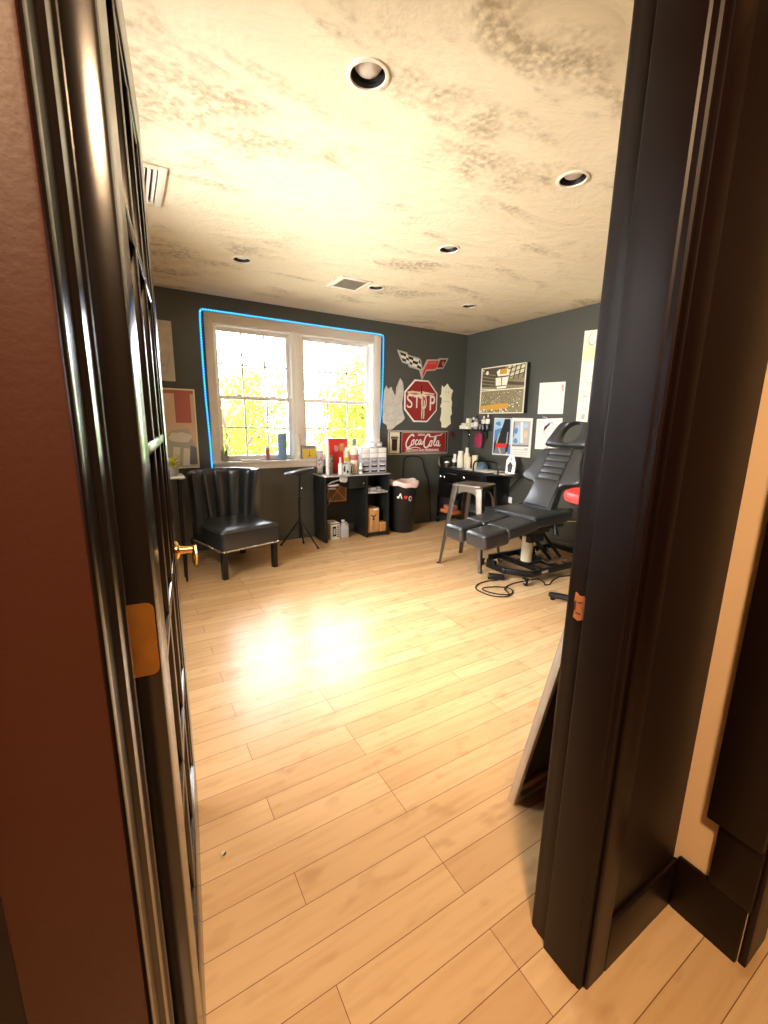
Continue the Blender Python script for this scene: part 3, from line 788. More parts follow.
# second C, with the tail running right over the l
stroke([(.655, .78), (.66, .95), (.61, 1.0), (.55, .85), (.505, .5), (.51, .15), (.56, .02), (.625, .12), (.655, .3)], .0105)
stroke([(.66, .93), (.7, .8), (.78, .82), (.86, .93), (.93, .9), (.985, .98), (1.0, 1.05)], [.004, .012, .006])
stroke([(.71, .55), (.675, .5), (.655, .25), (.675, .13), (.71, .18), (.73, .4), (.71, .55), (.75, .5)], .008)
stroke([(.77, .35), (.82, .6), (.84, .8), (.81, .85), (.785, .6), (.775, .25), (.8, .15), (.84, .28)], .008)
stroke([(.92, .5), (.885, .54), (.855, .4), (.85, .22), (.875, .13), (.905, .3), (.925, .52), (.91, .22), (.93, .12), (.97, .25)], .008)
s.build('script_lettering', t)

CL = [(2.698, 1.741), (2.725, 1.699), (2.77, 1.729), (2.791, 1.677), (2.832, 1.621), (2.84, 1.724), (2.893, 1.835), (2.93, 1.793), (2.945, 1.724), (2.945, 1.633), (2.929, 1.548), (2.936, 1.457), (2.976, 1.366), (2.932, 1.319), (2.857, 1.278), (2.794, 1.231), (2.763, 1.222), (2.724, 1.224), (2.715, 1.28), (2.662, 1.305), (2.655, 1.372), (2.66, 1.417), (2.652, 1.48), (2.656, 1.524), (2.662, 1.586), (2.669, 1.671)]
ly = [(M['light_print'], [(x1, z1), (x1 + dx, z1 + dz), (x1 + dx + .006, z1 + dz - .006), (x1 + .006, z1 - .006)]) for x1, z1, dx, dz in ((2.84, 1.66, .03, .12), (2.7, 1.6, .1, -.05), (2.68, 1.5, .14, .05), (2.72, 1.4, .16, .06), (2.7, 1.33, .2, .02), (2.8, 1.5, .1, .04), (2.75, 1.62, .05, .06))]
bk_panel('paper_cutout', 'white paper cutout with a pointed blade shape, between rope light and stop sign', 'paper cutout', (2.8, 1.5), CL, .004, M['paper_grey'], M['paper'], ly)
CR = [(3.534, 1.79), (3.566, 1.764), (3.623, 1.815), (3.656, 1.776), (3.687, 1.75), (3.722, 1.737), (3.703, 1.696), (3.694, 1.633), (3.714, 1.578), (3.705, 1.515), (3.719, 1.438), (3.693, 1.402), (3.708, 1.31), (3.628, 1.255), (3.555, 1.259), (3.548, 1.322), (3.523, 1.356), (3.54, 1.433), (3.538, 1.509), (3.515, 1.522), (3.538, 1.571), (3.54, 1.633), (3.503, 1.648), (3.526, 1.68)]
bk_panel('paper_cutout', 'narrow cream paper cutout right of the stop sign, near the corner', 'paper cutout', (3.61, 1.53), CR, .004, M['paper_yellow'], M['paper'],
         [(M['light_print'], blob(3.6, 1.71, .008, .008)), (M['light_print'], blob(3.645, 1.71, .008, .008)), (M['light_print'], [(3.56, 1.6), (3.68, 1.59), (3.68, 1.584), (3.56, 1.594)])])
# small red ornament in the corner
t = thing('ornament', 'small dark red ornament hanging on the wall right of the soda sign', 'ornament', (3.74, YB, 1.17))
mb = MB(frame((3.74, YB - .012, 1.165), (1, 0, 0), (0, 0, 1)))
mb.prism([(0, -.05), (.035, .0), (.032, .028), (.015, .035), (0, .02), (-.015, .035), (-.032, .028), (-.035, 0)], -.008, .008, M['red_dark'], bevel=.004)
mb.tube([(0, .02, 0), (0, .06, -.006), (0, .08, -.01)], .0018, M['black_matte'], 6)
mb.build('heart', t)

# ------------------------------------------------------------------ right wall pieces
c = (3.78, 1.71); d = .06
t = thing('arena_picture', 'deep-edged canvas picture of a sports arena with hanging scoreboard', 'picture', (XR, c[0], c[1]))
T = right(*c); mb = MB(T); x0, x1 = c[0] - 4.13, c[0] - 3.425; y0, y1 = 1.437 - c[1], 1.985 - c[1]
mb.box((x0, y0, .001), (x1, y1, d - .001), M['picture_edge'], .003); mb.build('stretcher', t)
mb = MB(T); mb.poly(R_(x0 + .004, y0 + .004, x1 - .004, y1 - .004), d, M['arena_light'])
Wd, Hd = x1 - x0 - .024, y1 - y0 - .024
def uv(P): return [(x0 + .012 + u * Wd, y0 + .012 + v * Hd) for u, v in P]
L = 0
def lay(m, P):
    global L
    L += 1; mb.poly(uv(P), d + .0003 * L, m)
lay(M['arena_mid'], R_(0, 0, 1, 1))
lay(M['arena_dark'], [(0, .5), (1, .5), (1, .62), (.6, .68), (.55, 1), (0, 1)])
lay(M['arena_mid'], [(0, .49), (1, .49), (1, .56), (.62, .6), (.4, .57), (0, .6)])
for k in range(4): lay(M['arena_mid'], [(0, .66 + .08 * k), (.34, .6 + .07 * k), (.34, .62 + .07 * k), (0, .685 + .08 * k)])
lay(M['arena_light'], [(.62, .72), (1, .84), (1, 1), (.62, 1)])
for k in range(4): lay(M['arena_dark'], [(.64 + .1 * k, .7), (.66 + .1 * k, .7), (.72 + .1 * k, 1), (.69 + .1 * k, 1)])
for k in range(3): lay(M['arena_dark'], [(.62, .74 + .09 * k), (1, .82 + .09 * k), (1, .84 + .09 * k), (.62, .76 + .09 * k)])
lay(M['arena_white'], blob(.13, .9, .035, .045, 10)); lay(M['arena_white'], blob(.03, .96, .02, .02, 8))
lay(M['arena_white'], R_(0, .492, 1, .512)); lay(M['arena_white'], [(0, .54), (.4, .505), (.4, .515), (0, .56)])
for k in range(90):
    u, v = rs.uniform(.02, .98), rs.uniform(.16, .47)
    mb.poly(uv(blob(u, v, .011, .012, 5)), d + .0088, M[rs.choice(['arena_dark', 'arena_light', 'arena_white', 'card_dark'])]); 
lay(M['arena_white'], [(.4, .78), (.64, .78), (.66, .9), (.6, .95), (.42, .95), (.36, .9)])
lay(M['ochre'], [(.44, .84), (.6, .84), (.6, .95), (.44, .95)])
lay(M['arena_dark'], [(.36, .78), (.66, .78), (.65, .8), (.37, .8)])
lay(M['arena_white'], [(.36, .58), (.62, .58), (.645, .77), (.345, .77)]); lay(M['arena_dark'], [(.485, .585), (.5, .585), (.5, .765), (.48, .765)])
lay(M['arena_dark'], [(.36, .58), (.62, .58), (.62, .595), (.36, .595)]); lay(M['arena_white'], [(.4, .53), (.6, .53), (.62, .575), (.38, .575)])
mb.poly(uv([(0, .07), (.5, .05), (.68, .1), (.7, .19), (.45, .2), (0, .15)]), d + .0095, M['ochre'])
for k in range(40):
    u = rs.uniform(0, 1); v = rs.uniform(.0, .06) if u < .7 else rs.uniform(0, .2)
    mb.poly(uv(blob(u, v + .01, .016, .018, 6)), d + .0098, M[rs.choice(['arena_dark', 'arena_white', 'arena_white', 'arena_light'])])
mb.build('print', t)
mb = MB(T)
for lo, hi in (((x0, y0), (x0 + .009, y1)), ((x1 - .009, y0), (x1, y1)), ((x0, y0), (x1, y0 + .009)), ((x0, y1 - .007), (x1, y1))): mb.box((lo[0], lo[1], d - .004), (hi[0], hi[1], d + .0102), M['arena_white'], .001)
mb.build('edge_strip', t)

def rp(P, c): return P
c = (3.78, 1.16)
rt_panel('poster', 'blue poster with a dark figure and red band, below the arena picture', 'poster', c, [(3.92, 1.387), (3.635, 1.38), (3.612, .944), (3.918, .936)], .004, M['sign_white'], M['paper'],
   [(M['blue_pale'], [(3.91, 1.375), (3.64, 1.372), (3.622, .956), (3.908, .948)]), (M['blue_print'], [(3.9, 1.24), (3.78, 1.27), (3.8, 1.12), (3.9, 1.1)]), (M['blue_print'], blob(3.85, 1.32, .04, .03, 9, rs, .4)),
    (M['dark_print'], [(3.745, 1.373), (3.655, 1.373), (3.65, 1.251), (3.655, 1.0), (3.7, .96), (3.9, .955), (3.9, 1.09), (3.858, 1.13), (3.845, 1.16), (3.794, 1.229), (3.764, 1.313)]),
    (M['light_print'], [(3.83, 1.2), (3.80, 1.21), (3.85, 1.07), (3.87, 1.07)]), (M['light_print'], [(3.69, 1.22), (3.675, 1.22), (3.68, 1.08), (3.7, 1.08)]), (M['blue_print'], [(3.655, 1.07), (3.625, 1.07), (3.625, .96), (3.67, .96)]),
    (M['grey_print'], [(3.87, 1.03), (3.7, 1.03), (3.7, .955), (3.89, .955)]), (M['light_print'], [(3.82, 1.03), (3.8, 1.03), (3.76, .96), (3.79, .96)]), (M['red_bright'], [(3.866, 1.08), (3.685, 1.085), (3.692, 1.032), (3.868, 1.027)])])
c = (3.47, 1.16)
rt_panel('poster', 'white-bordered calendar poster with a pale blue collage, behind the reclining chair', 'poster', c, [(3.632, 1.386), (3.329, 1.381), (3.326, .94), (3.609, .939)], .005, M['sign_white'], M['paper'],
   [(M['light_print'], [(3.6, 1.35), (3.355, 1.347), (3.356, 1.063), (3.602, 1.055)]), (M['blue_pale'], blob(3.53, 1.2, .06, .1, 9, rs, .3)), (M['blue_print'], blob(3.56, 1.24, .03, .04, 8, rs, .3)), (M['blue_print'], blob(3.55, 1.12, .035, .035, 8, rs, .3)),
    (M['sign_white'], [(3.5, 1.34), (3.46, 1.34), (3.44, 1.1), (3.48, 1.1)]), (M['peach'], blob(3.41, 1.2, .03, .06, 8, rs, .3)), (M['blue_pale'], blob(3.42, 1.3, .04, .03, 8, rs, .3)), (M['grey_print'], [(3.6, 1.34), (3.58, 1.34), (3.58, 1.18), (3.6, 1.16)]), (M['grey_print'], [(3.602, 1.075), (3.356, 1.083), (3.356, 1.063), (3.602, 1.055)]),
    (M['light_print'], R_(3.58, 1.018, 3.36, 1.024)[::-1]), (M['light_print'], R_(3.58, .99, 3.36, .995)[::-1]), (M['light_print'], R_(3.58, .965, 3.36, .969)[::-1]), (M['grey_print'], R_(3.41, 1.032, 3.36, 1.04)[::-1])])
c = (3.11, 1.59)
rt_panel('paper_page', 'blank-looking bright white page, upper one behind the headrest', 'paper', c, [(3.276, 1.757), (2.951, 1.748), (2.949, 1.424), (3.272, 1.427)], .004, M['paper'], M['light_print'],
   [(M['pink'], [(3.0, 1.72), (2.97, 1.72), (2.965, 1.66), (2.985, 1.65)])])
c = (3.11, 1.21)
sk = []
for k in range(7):
    a = rs.uniform(0, 3); cx = rs.uniform(3.02, 3.22); cz = rs.uniform(1.1, 1.32); l = rs.uniform(.05, .1)
    p = [(cx + math.cos(a + q * .5) * l * (1 if q % 2 else .9), cz + math.sin(a + q * .5) * l) for q in range(5)]
    sk.append((M['purple_sketch'], p + [(x + .008, z - .006) for x, z in p[::-1]]))
rt_panel('paper_page', 'white page with a lilac line sketch, lower one behind the headrest', 'paper', c, [(3.274, 1.372), (2.946, 1.382), (2.945, 1.05), (3.268, 1.043)], .004, M['paper'], M['light_print'], sk)
c = (2.5, 1.77)
rt_panel('poster', 'tall cream and lemon poster beside the right door jamb', 'poster', c, [(2.792, 2.21), (2.2, 2.17), (2.2, 1.3), (2.785, 1.33)], .004, M['paper_yellow'], M['paper'],
   [(M['lemon'], [(2.785, 2.09), (2.2, 2.05), (2.2, 1.9), (2.785, 1.93)]), (M['light_print'], blob(2.7, 2.12, .045, .06)), (M['sign_white'], blob(2.695, 2.125, .038, .05)), (M['light_print'], [(2.73, 1.7), (2.68, 1.73), (2.62, 1.7), (2.62, 1.69), (2.68, 1.72), (2.73, 1.69)]), (M['light_print'], R_(2.74, 1.585, 2.69, 1.6)[::-1]), (M['light_print'], R_(2.73, 1.37, 2.69, 1.42)[::-1])])
t = thing('outlet_plate', 'white outlet plate low on the right wall behind the stool', 'outlet', (XR, 3.6, .41))
T = right(3.6, .41); MB(T).box((-.058, -.038, 0), (.058, .038, .006), M['white_plastic'], .003).build('plate', t)
for sx in (-.027, .027): mb = MB(T); mb.box((sx - .016, -.015, .006), (sx + .016, .015, .008), M['white_plastic'], .002).box((sx - .008, -.006, .008), (sx + .006, -.004, .0085), M['black_matte']).box((sx - .008, .004, .008), (sx + .006, .006, .0085), M['black_matte']); mb.build('socket', t)
# wall shelf with bottles
t = thing('wall_shelf', 'small black wall shelf holding bottles near the room corner', 'shelf', (XR, 4.17, 1.235))
MB().box((XR - .125, 3.93, 1.226), (XR - .002, 4.45, 1.244), M['wood_black'], .003).build('board', t)
for y in (4.02, 4.36): mb = MB(); mb.box((XR - .012, y - .01, 1.13), (XR - .002, y + .01, 1.226), M['black_metal']).box((XR - .1, y - .008, 1.218), (XR - .002, y + .008, 1.226), M['black_metal']).rod((XR - .01, y, 1.14), (XR - .095, y, 1.222), .004, M['black_metal']); mb.build('bracket', t)
def bottle(x, y, z, r, h, m, capm, label, cap=.22, neck=.4, lab=None, group=None, cat='bottle', n=18, name='bottle'):
    t = thing(name, label, cat, (x, y, z), group)
    T = Matrix.Translation((x, y, z)); hb = h * (1 - cap)
    MB(T).lathe([(r * .9, 0), (r, r * .1), (r, hb * .78), (r * .85, hb * .9), (r * neck, hb), (r * neck, hb + .002)], m, n).build('body', t)
    MB(T).lathe([(r * neck * 1.15, hb + .002), (r * neck * 1.15, h * .98), (r * neck * .9, h)], capm, n).build('cap', t)
    if lab:
        mb = MB(T); z0, z1, lm = lab[0]
        for z0, z1, lm in lab: mb.lathe([(r + .0008, hb * z0), (r + .0008, hb * z1)], lm, n, cap=False)
        mb.build('label', t)
    return t
zs = 1.244
t = thing('small_carton', 'white and gold small carton at the left end of the wall shelf', 'box', (XR - .07, 4.39, zs))
MB().box((XR - .11, 4.335, zs), (XR - .035, 4.445, zs + .045), M['sign_white'], .002).build('body', t)
MB().box((XR - .1, 4.345, zs + .045), (XR - .04, 4.42, zs + .075), M['sign_cream'], .002).build('lid', t)
t = thing('small_carton', 'pale yellow carton standing upright beside the white carton on the wall shelf', 'box', (XR - .07, 4.31, zs))
MB().box((XR - .1, 4.285, zs), (XR - .045, 4.33, zs + .135), M['paper_yellow'], .002).box((XR - .101, 4.29, zs + .03), (XR - .099, 4.325, zs + .08), M['light_print']).build('body', t)
bottle(XR - .06, 4.235, zs, .026, .15, M['bottle_dark'], M['sign_white'], 'dark bottle with white cap, third from the left on the wall shelf', lab=[(.2, .7, M['light_print'])])
bottle(XR - .07, 4.17, zs, .03, .175, M['grey_plastic'], M['bottle_dark'], 'tall grey bottle in the middle of the wall shelf', lab=[(.25, .65, M['sign_white'])])
bottle(XR - .06, 4.1, zs, .026, .13, M['bottle_dark'], M['bottle_dark'], 'short all-dark bottle on the wall shelf', lab=[(.3, .6, M['grey_print'])])
bottle(XR - .07, 4.035, zs, .026, .165, M['bottle_dark'], M['sign_white'], 'dark bottle with cream label, second from the shelf end by the arena picture', lab=[(.55, .95, M['sign_cream'])])
bottle(XR - .06, 3.975, zs, .026, .185, M['bottle_dark'], M['sign_cream'], 'tallest dark bottle at the right end of the wall shelf', lab=[(.5, .9, M['sign_white'])])
t = thing('cloth_pouch', 'magenta cloth pouch hanging under the wall shelf', 'pouch', (XR - .1, 4.08, 1.226))
mb = MB(); rows = []
for k in range(9):
    z = 1.19 - k * .021; w = .05 + .022 * math.sin(k * .9) * .3 + (.012 if 2 < k < 7 else 0); q = []
    for a in range(14):
        an = 2 * PI * a / 14; q.append((XR - .1 + .02 * math.cos(an) * (1 + .25 * math.sin(3 * an + k)), 4.08 + w * math.sin(an) * (1 + .08 * math.sin(4 * an)), z))
    rows.append(q)
mb.grid(rows, M['magenta'], closed_u=True); mb.tube([(XR - .1, 4.06, 1.19), (XR - .1, 4.08, 1.228), (XR - .1, 4.1, 1.19)], .003, M['magenta'], 6)
mb.build('bag', t)
t = thing('hand_tool', 'thin silver tool hanging under the wall shelf left of the pouch', 'tool', (XR - .1, 4.25, 1.226))
MB().tube([(XR - .1, 4.25, 1.226), (XR - .1, 4.252, 1.19), (XR - .095, 4.25, 1.1), (XR - .09, 4.29, .99), (XR - .09, 4.3, .95)], .006, M['steel_dark'], 8, sm=1).sphere((XR - .1, 4.25, 1.17), .014, M['chrome'], 12).build('shaft', t)

# ================================================================== furniture
def loc_T(x, y, rz, z=0): return Matrix.Translation((x, y, z)) @ Matrix.Rotation(rz, 4, 'Z')

# ------------------------------------------------------------------ accent chair
rz = math.radians(15.35); T = loc_T(.8235, 3.59, rz)
ch = thing('accent_chair', 'black leather accent chair with channelled curved back and nailhead trim under the window', 'chair', (.8235, 3.59, 0), None, rz)
def rr_rows(x0, x1, y0, y1, r, levels, n=6):
    rows = []
    for z, ins in levels:
        a = rrect(x0 + ins, y0 + ins, x1 - ins, y1 - ins, max(.005, r - ins * .5), n); rows.append([(x, y, z) for x, y in a])
    return rows
mb = MB(T)
rows = rr_rows(-.268, .268, -.035, .56, .035, [(.262, 0), (.385, 0), (.402, .004), (.413, .014), (.421, .035), (.428, .09), (.432, .16)])
mb.grid(rows, M['leather'], closed_u=True)
t0 = bmesh.new(); t0.faces.new([t0.verts.new(p) for p in rows[-1]]); mb._add(t0, M['leather'])
mb.tube([(x, y, .398) for x, y in rrect(-.270, -.037, .270, .562, .035)], .004, M['leather'], 6, closed=True)
mb.build('seat', ch)
mb = MB(T); mb.prism(rrect(-.266, -.033, .266, .56, .03), .236, .263, M['leather'], bevel=.003); ap = mb.build('apron', ch)
mb = MB(T)
per = [(-.252 + i * .0252, -.034) for i in range(21)]
per2 = [(.267, -.018 + i * .0252) for i in range(23)]; per3 = [(-.267, -.018 + i * .0252) for i in range(23)]
for x, y in per: mb.sphere((x, y, .247), .0088, M['nail'], 8, (1, .55, 1))
for x, y in per2 + per3: mb.sphere((x, y, .247), .0088, M['nail'], 8, (.55, 1, 1))
nt_ = mb.build('nailhead_trim', ap); nt_['kind'] = 'stuff'; nt_['label'] = 'row of nickel nailheads'
# channelled back
NCH = 8; NU = NCH * 10
def back_ring(v):
    z = .33 + v * .515
    hw = .225 + .047 * v ** 1.2; dy = .165 + .075 * v; y0 = .40 - .02 * v; th = .07 - .018 * v
    inn = []; out = []
    for i in range(NU + 1):
        u = i / NU; a = (u - .5) * math.radians(200)
        sx, cy = math.sin(a), math.cos(a)
        sc = abs(math.sin(PI * NCH * u)) ** .55
        o = .02 * sc * (1 if v < .97 else .7)
        x, y = hw * sx, y0 + dy * max(cy, -.6)
        inn.append((x - sx * o, y - cy * o))
        out.append((x + sx * th, y + cy * th))
    return inn, out, z
def back_rows():
    rows = []
    for k in range(19):
        v = k / 18; i, o, z = back_ring(v); rows.append([(x, y, z) for x, y in i] + [(x, y, z) for x, y in o[::-1]])
    i, o, z = back_ring(1)
    for q, dz in ((.18, .012), (.36, .018)):
        r = [(a[0] + (b[0] - a[0]) * q, a[1] + (b[1] - a[1]) * q, z + dz) for a, b in zip(i, o)]
        r2 = [(b[0] + (a[0] - b[0]) * q, b[1] + (a[1] - b[1]) * q, z + dz) for a, b in zip(i, o)]
        rows.append(r + r2[::-1])
    n = len(rows[-1]) // 2
    mid = [tuple((Vector(rows[-1][k]) + Vector(rows[-1][2 * n - 1 - k])) / 2) for k in range(n)]
    rows.append(mid + mid[::-1])
    return rows
mb = MB(T); mb.grid(back_rows(), M['leather'], closed_u=True); b_ = mb.build('backrest', ch, smooth=50)
mb = MB(T)
for k in range(1, NCH):
    pts_ = []
    for j in range(10):
        v = .12 + .87 * j / 9; i, o, z = back_ring(v); x, y = i[int(NU * k / NCH)]; pts_.append((x, y - .001, z))
    mb.tube(pts_, .0022, M['vinyl_seam'], 6)
mb.build('channel_seam', b_)
for sx in (-1, 1):
    for y, ty in ((.015, 0), (.60, .03)):
        MB(T).prism([(-.021, -.021), (.021, -.021), (.021, .021), (-.021, .021)], 0, .24, M['wood_black'], Matrix.Translation((sx * .235, y, 0)), bevel=.003).build('leg', ch)

# ------------------------------------------------------------------ plant stand beside the chair
t = thing('side_table', 'narrow tall side table half hidden between the open door and the leather chair', 'table', (.15, 3.7, 0))
MB().box((-.06, 3.56, .854), (.352, 3.84, .868), M['light_print'], .003).build('tabletop', t)
for x, y in ((-.035, 3.585), (.325, 3.585), (-.035, 3.815), (.325, 3.815)):
    MB().rod((x, y, .846), (x + (.0 if x < 0 else -.012), y + (.02 if y < 3.7 else -.02) * 3, 0), .014, M['black_metal'], .009).build('leg', t)
t = thing('potted_plant', 'small potted plant with yellow-green leaves on the narrow side table', 'plant', (.27, 3.7, .868))
T2 = Matrix.Translation((.27, 3.7, .868))
MB(T2).lathe([(.035, 0), (.048, .01), (.055, .075), (.05, .078), (.047, .06), (0, .06)], M['concrete_pot'], 24).build('pot', t)
mb = MB(T2); rnd = random.Random(5)
for k in range(22):
    a = rnd.uniform(0, 6.28); l = rnd.uniform(.05, .1); u = rnd.uniform(.02, .1)
    d = Vector((math.cos(a), math.sin(a), 0)); n = Vector((-d.y, d.x, 0)); p0 = Vector((0, 0, .06)); rows = []
    for q in range(6):
        f_ = q / 5; w_ = .016 * math.sin(PI * min(.98, f_ * .9 + .1)); c_ = p0 + d * (l * f_) + Vector((0, 0, u * math.sin(f_ * 2.2)))
        rows.append([c_ - n * w_, c_ + Vector((0, 0, -.004)), c_ + n * w_])
    mb.grid(rows, M['leaf_yellow'])
mb.build('foliage', t)

# ------------------------------------------------------------------ tripod arm rest
t = thing('armrest_stand', 'black tripod stand with a flat padded armrest between chair and desk', 'stand', (1.475, 4.18, 0))
c0 = Vector((1.475, 4.18, 0))
mb = MB(); mb.rod(c0 + Vector((0, 0, .1)), c0 + Vector((0, 0, .52)), .0125, M['black_metal']).rod(c0 + Vector((0, 0, .5)), c0 + Vector((.01, 0, .775)), .009, M['black_metal'])
mb.rod(c0 + Vector((0, 0, .5)), c0 + Vector((0, 0, .54)), .018, M['black_plastic']).rod(c0 + Vector((0, 0, .27)), c0 + Vector((0, 0, .31)), .02, M['black_plastic']).build('pole', t)
kn = MB().sphere(c0 + Vector((.022, -.02, .63)), .013, M['chrome'], 12).rod(c0 + Vector((.0, 0, .63)), c0 + Vector((.022, -.02, .63)), .006, M['black_metal']).build('knob', t); kn['label'] = 'chrome tightening knob'
for fx, fy in ((1.603, 4.0), (1.54, 4.26), (1.30, 4.285)):
    fp = Vector((fx, fy, .012)); tp = c0 + Vector((0, 0, .295)); d = (fp - tp)
    lg = MB().rod(tp, fp, .0085, M['black_metal']).build('leg', t)
    MB().sphere(fp, .014, M['black_plastic'], 12, (1, 1, .85)).build('rubber_foot', lg)
    mid = tp + d * .5; MB().rod(c0 + Vector((0, 0, .12)), mid, .0045, M['steel_dark']).build('strut', lg)
mb = MB(frame((1.482, 4.165, .80), (1, .1, .17), (-.1, 1, 0)))
mb.prism(rrect(-.165, -.06, .155, .06, .05, 8), -.014, .016, M['vinyl_black'], bevel=.009, seg=3)
mb.box((-.05, -.03, -.03), (.05, .03, -.013), M['black_metal'], .003)
mb.build('pad', t)

# ------------------------------------------------------------------ manicure-style desk
dk = thing('desk', 'black desk with pale top, open shelves and a knee space under the window', 'desk', (2.16, 4.33, 0))
DZ = .738
MB().prism(rrect(1.742, 4.15, 2.575, 4.485, .012), DZ - .014, DZ, M['desk_top'], bevel=.003).build('tabletop', dk)
MB().box((1.752, 4.165, 0), (1.782, 4.478, DZ - .014), M['desk_black'], .002).build('side_panel', dk)
MB().box((2.545, 4.165, 0), (2.565, 4.478, DZ - .014), M['desk_black'], .002).build('side_panel', dk)
MB().box((2.265, 4.165, .0), (2.285, 4.478, DZ - .014), M['desk_black'], .002).build('divider', dk)
MB().box((1.782, 4.462, .12), (2.545, 4.478, DZ - .014), M['desk_black']).build('back_panel', dk)
MB().box((2.285, 4.165, .012), (2.545, 4.462, .045), M['desk_black'], .002).build('bottom_shelf', dk)
s_ = MB().box((2.285, 4.18, .515), (2.545, 4.462, .53), M['desk_black']).box((2.285, 4.168, .512), (2.545, 4.181, .533), M['desk_top'], .002).build('shelf', dk)
MB().box((1.782, 4.2, .585), (1.9, 4.462, .6), M['desk_top'], .002).build('shelf', dk)
dr = MB().box((2.05, 4.17, .585), (2.262, 4.42, .715), M['desk_black'], .003).build('drawer', dk)
MB().lathe([(.006, 0), (.006, .008), (.014, .014), (.012, .022), (0, .024)], M['chrome'], 16, frame((2.219, 4.17, .64), (1, 0, 0), (0, 0, 1))).build('knob', dr)
# things under and in the desk
t = thing('white_carton', 'white printed carton on the floor at the left inside of the desk', 'box', (1.91, 4.34, 0))
MB().box((1.855, 4.25, 0), (1.965, 4.42, .195), M['sign_white'], .003).build('carton', t)
mb = MB(frame((1.91, 4.25, .1), (1, 0, 0), (0, 0, 1)))
mb.prism(R_(-.03, -.06, .015, .055), 0, .0012, M['dark_print']).prism(R_(-.048, .075, .048, .09), 0, .0012, M['grey_print'])
for k in range(7): mb.prism(R_(.024, -.07 + k * .02, .046, -.058 + k * .02), 0, .0012, M['dark_print'])
mb.prism(R_(-.02, -.04, .005, .03), .0012, .0018, M['light_print']).build('print', t)
t = thing('plastic_jug', 'cloudy white plastic jug with handle on the floor under the desk', 'jug', (2.035, 4.31, 0))
T2 = Matrix.Translation((2.035, 4.31, 0)); mb = MB(T2)
rows = rr_rows(-.055, .055, -.055, .055, .022, [(0, .006), (.012, 0), (.11, 0), (.13, .008), (.16, .03), (.175, .04)])
mb.grid(rows, M['clear_plastic'], closed_u=True)
for r_ in (rows[0][::-1],): t0 = bmesh.new(); t0.faces.new([t0.verts.new(p) for p in r_]); mb._add(t0, M['clear_plastic'])
mb.lathe([(.017, .172), (.017, .19)], M['clear_plastic'], 16)
mb.build('body', t)
MB(T2).tube([(.014, -.0, .172), (.05, 0, .168), (.062, 0, .13), (.054, 0, .08)], .010, M['clear_plastic'], 8, sm=2).build('handle', t)
MB(T2).lathe([(.019, .19), (.019, .205), (0, .206)], M['white_plastic'], 16).build('cap', t)
t = thing('brown_board', 'brown craft board fixed at the back of the desk knee space', 'board', (2.03, 4.45, .5))
mb = MB(frame((2.025, 4.461, .505), (1, 0, 0), (0, 0, 1))); mb.box((-.115, -.105, 0), (.115, .105, .03), M['card'], .003); mb.build('board', t)
mb = MB(frame((2.025, 4.43, .505), (1, 0, 0), (0, 0, 1))); mb.prism(R_(-.1, -.09, .1, .09), .0, .0015, M['card_dark']).prism([(-.1, -.09), (-.085, -.09), (.06, .09), (.045, .09)], .0015, .002, M['card']).prism([(.09, -.09), (.1, -.08), (-.02, .05), (-.03, .04)], .0015, .002, M['card']); mb.build('print', t)
t = thing('cable', 'pale cable drooping inside the desk knee space', 'cable', (1.85, 4.3, .585))
MB().tube([(1.805, 4.19, .606), (1.80, 4.185, .57), (1.795, 4.2, .5), (1.79, 4.25, .42), (1.83, 4.27, .39), (1.9, 4.35, .43), (1.93, 4.42, .47)], .004, M['grey_plastic'], 6, sm=2).build('wire', t)
t = thing('machine', 'grey curved handpiece device lying under the desktop at the left', 'device', (1.84, 4.25, .6))
mb = MB(); mb.tube([(1.80, 4.2, .632), (1.84, 4.2, .66), (1.90, 4.21, .672), (1.96, 4.22, .684), (2.0, 4.24, .69)], .009, M['grey_plastic'], 8, sm=2).tube([(1.80, 4.2, .63), (1.86, 4.2, .62), (1.93, 4.21, .63)], .011, M['light_print'], 8, sm=1).box((1.796, 4.25, .6015), (1.89, 4.4, .628), M['black_plastic'], .004); mb.build('body', t)
t = thing('grey_pouch', 'light grey pouch hanging under the desktop beside the drawer', 'pouch', (2.0, 4.2, .7))
MB().prism([(-.05, 0), (.045, 0), (.04, -.055), (.02, -.07), (-.045, -.06)], -.012, .012, M['light_print'], frame((1.995, 4.2, .722), (1, 0, 0), (0, 0, 1)), bevel=.005).build('bag', t)
t = thing('white_packet', 'white flat packet on the upper cabinet shelf of the desk', 'packet', (2.36, 4.25, .533))
MB().box((2.295, 4.2, .533), (2.41, 4.36, .572), M['light_print'], .004).build('packet', t)
t = thing('glove_pack', 'grey crumpled glove pack beside the white packet in the desk', 'packet', (2.47, 4.28, .53))
MB().sphere((2.47, 4.27, .552), .05, M['grey_plastic'], 14, (1, .9, .42)).box((2.43, 4.2, .533), (2.52, 4.24, .541), M['sign_white'], .002).build('pack', t)
t = thing('cardboard_box', 'tall brown cardboard box standing in the lower desk cabinet', 'box', (2.37, 4.26, .045))
MB().box((2.30, 4.19, .0465), (2.445, 4.36, .335), M['card'], .003).build('box', t)
mb = MB(frame((2.372, 4.19, .19), (1, 0, 0), (0, 0, 1))); mb.prism([(-.035, .075), (0, .05), (.035, .075), (.035, .06), (0, .03), (-.035, .06)], 0, .001, M['dark_print']).prism(R_(-.012, .0, .012, .03), 0, .001, M['dark_print']).prism(R_(.0, .118, .06, .138), 0, .001, M['sign_white'])
for k in range(4): mb.prism(R_(-.02, -.11 + k * .025, .02, -.1 + k * .025), 0, .001, M['card_dark'])
mb.build('print', t)
t = thing('small_cardboard_box', 'small brown cardboard box in front right of the tall cardboard box', 'box', (2.5, 4.24, .045))
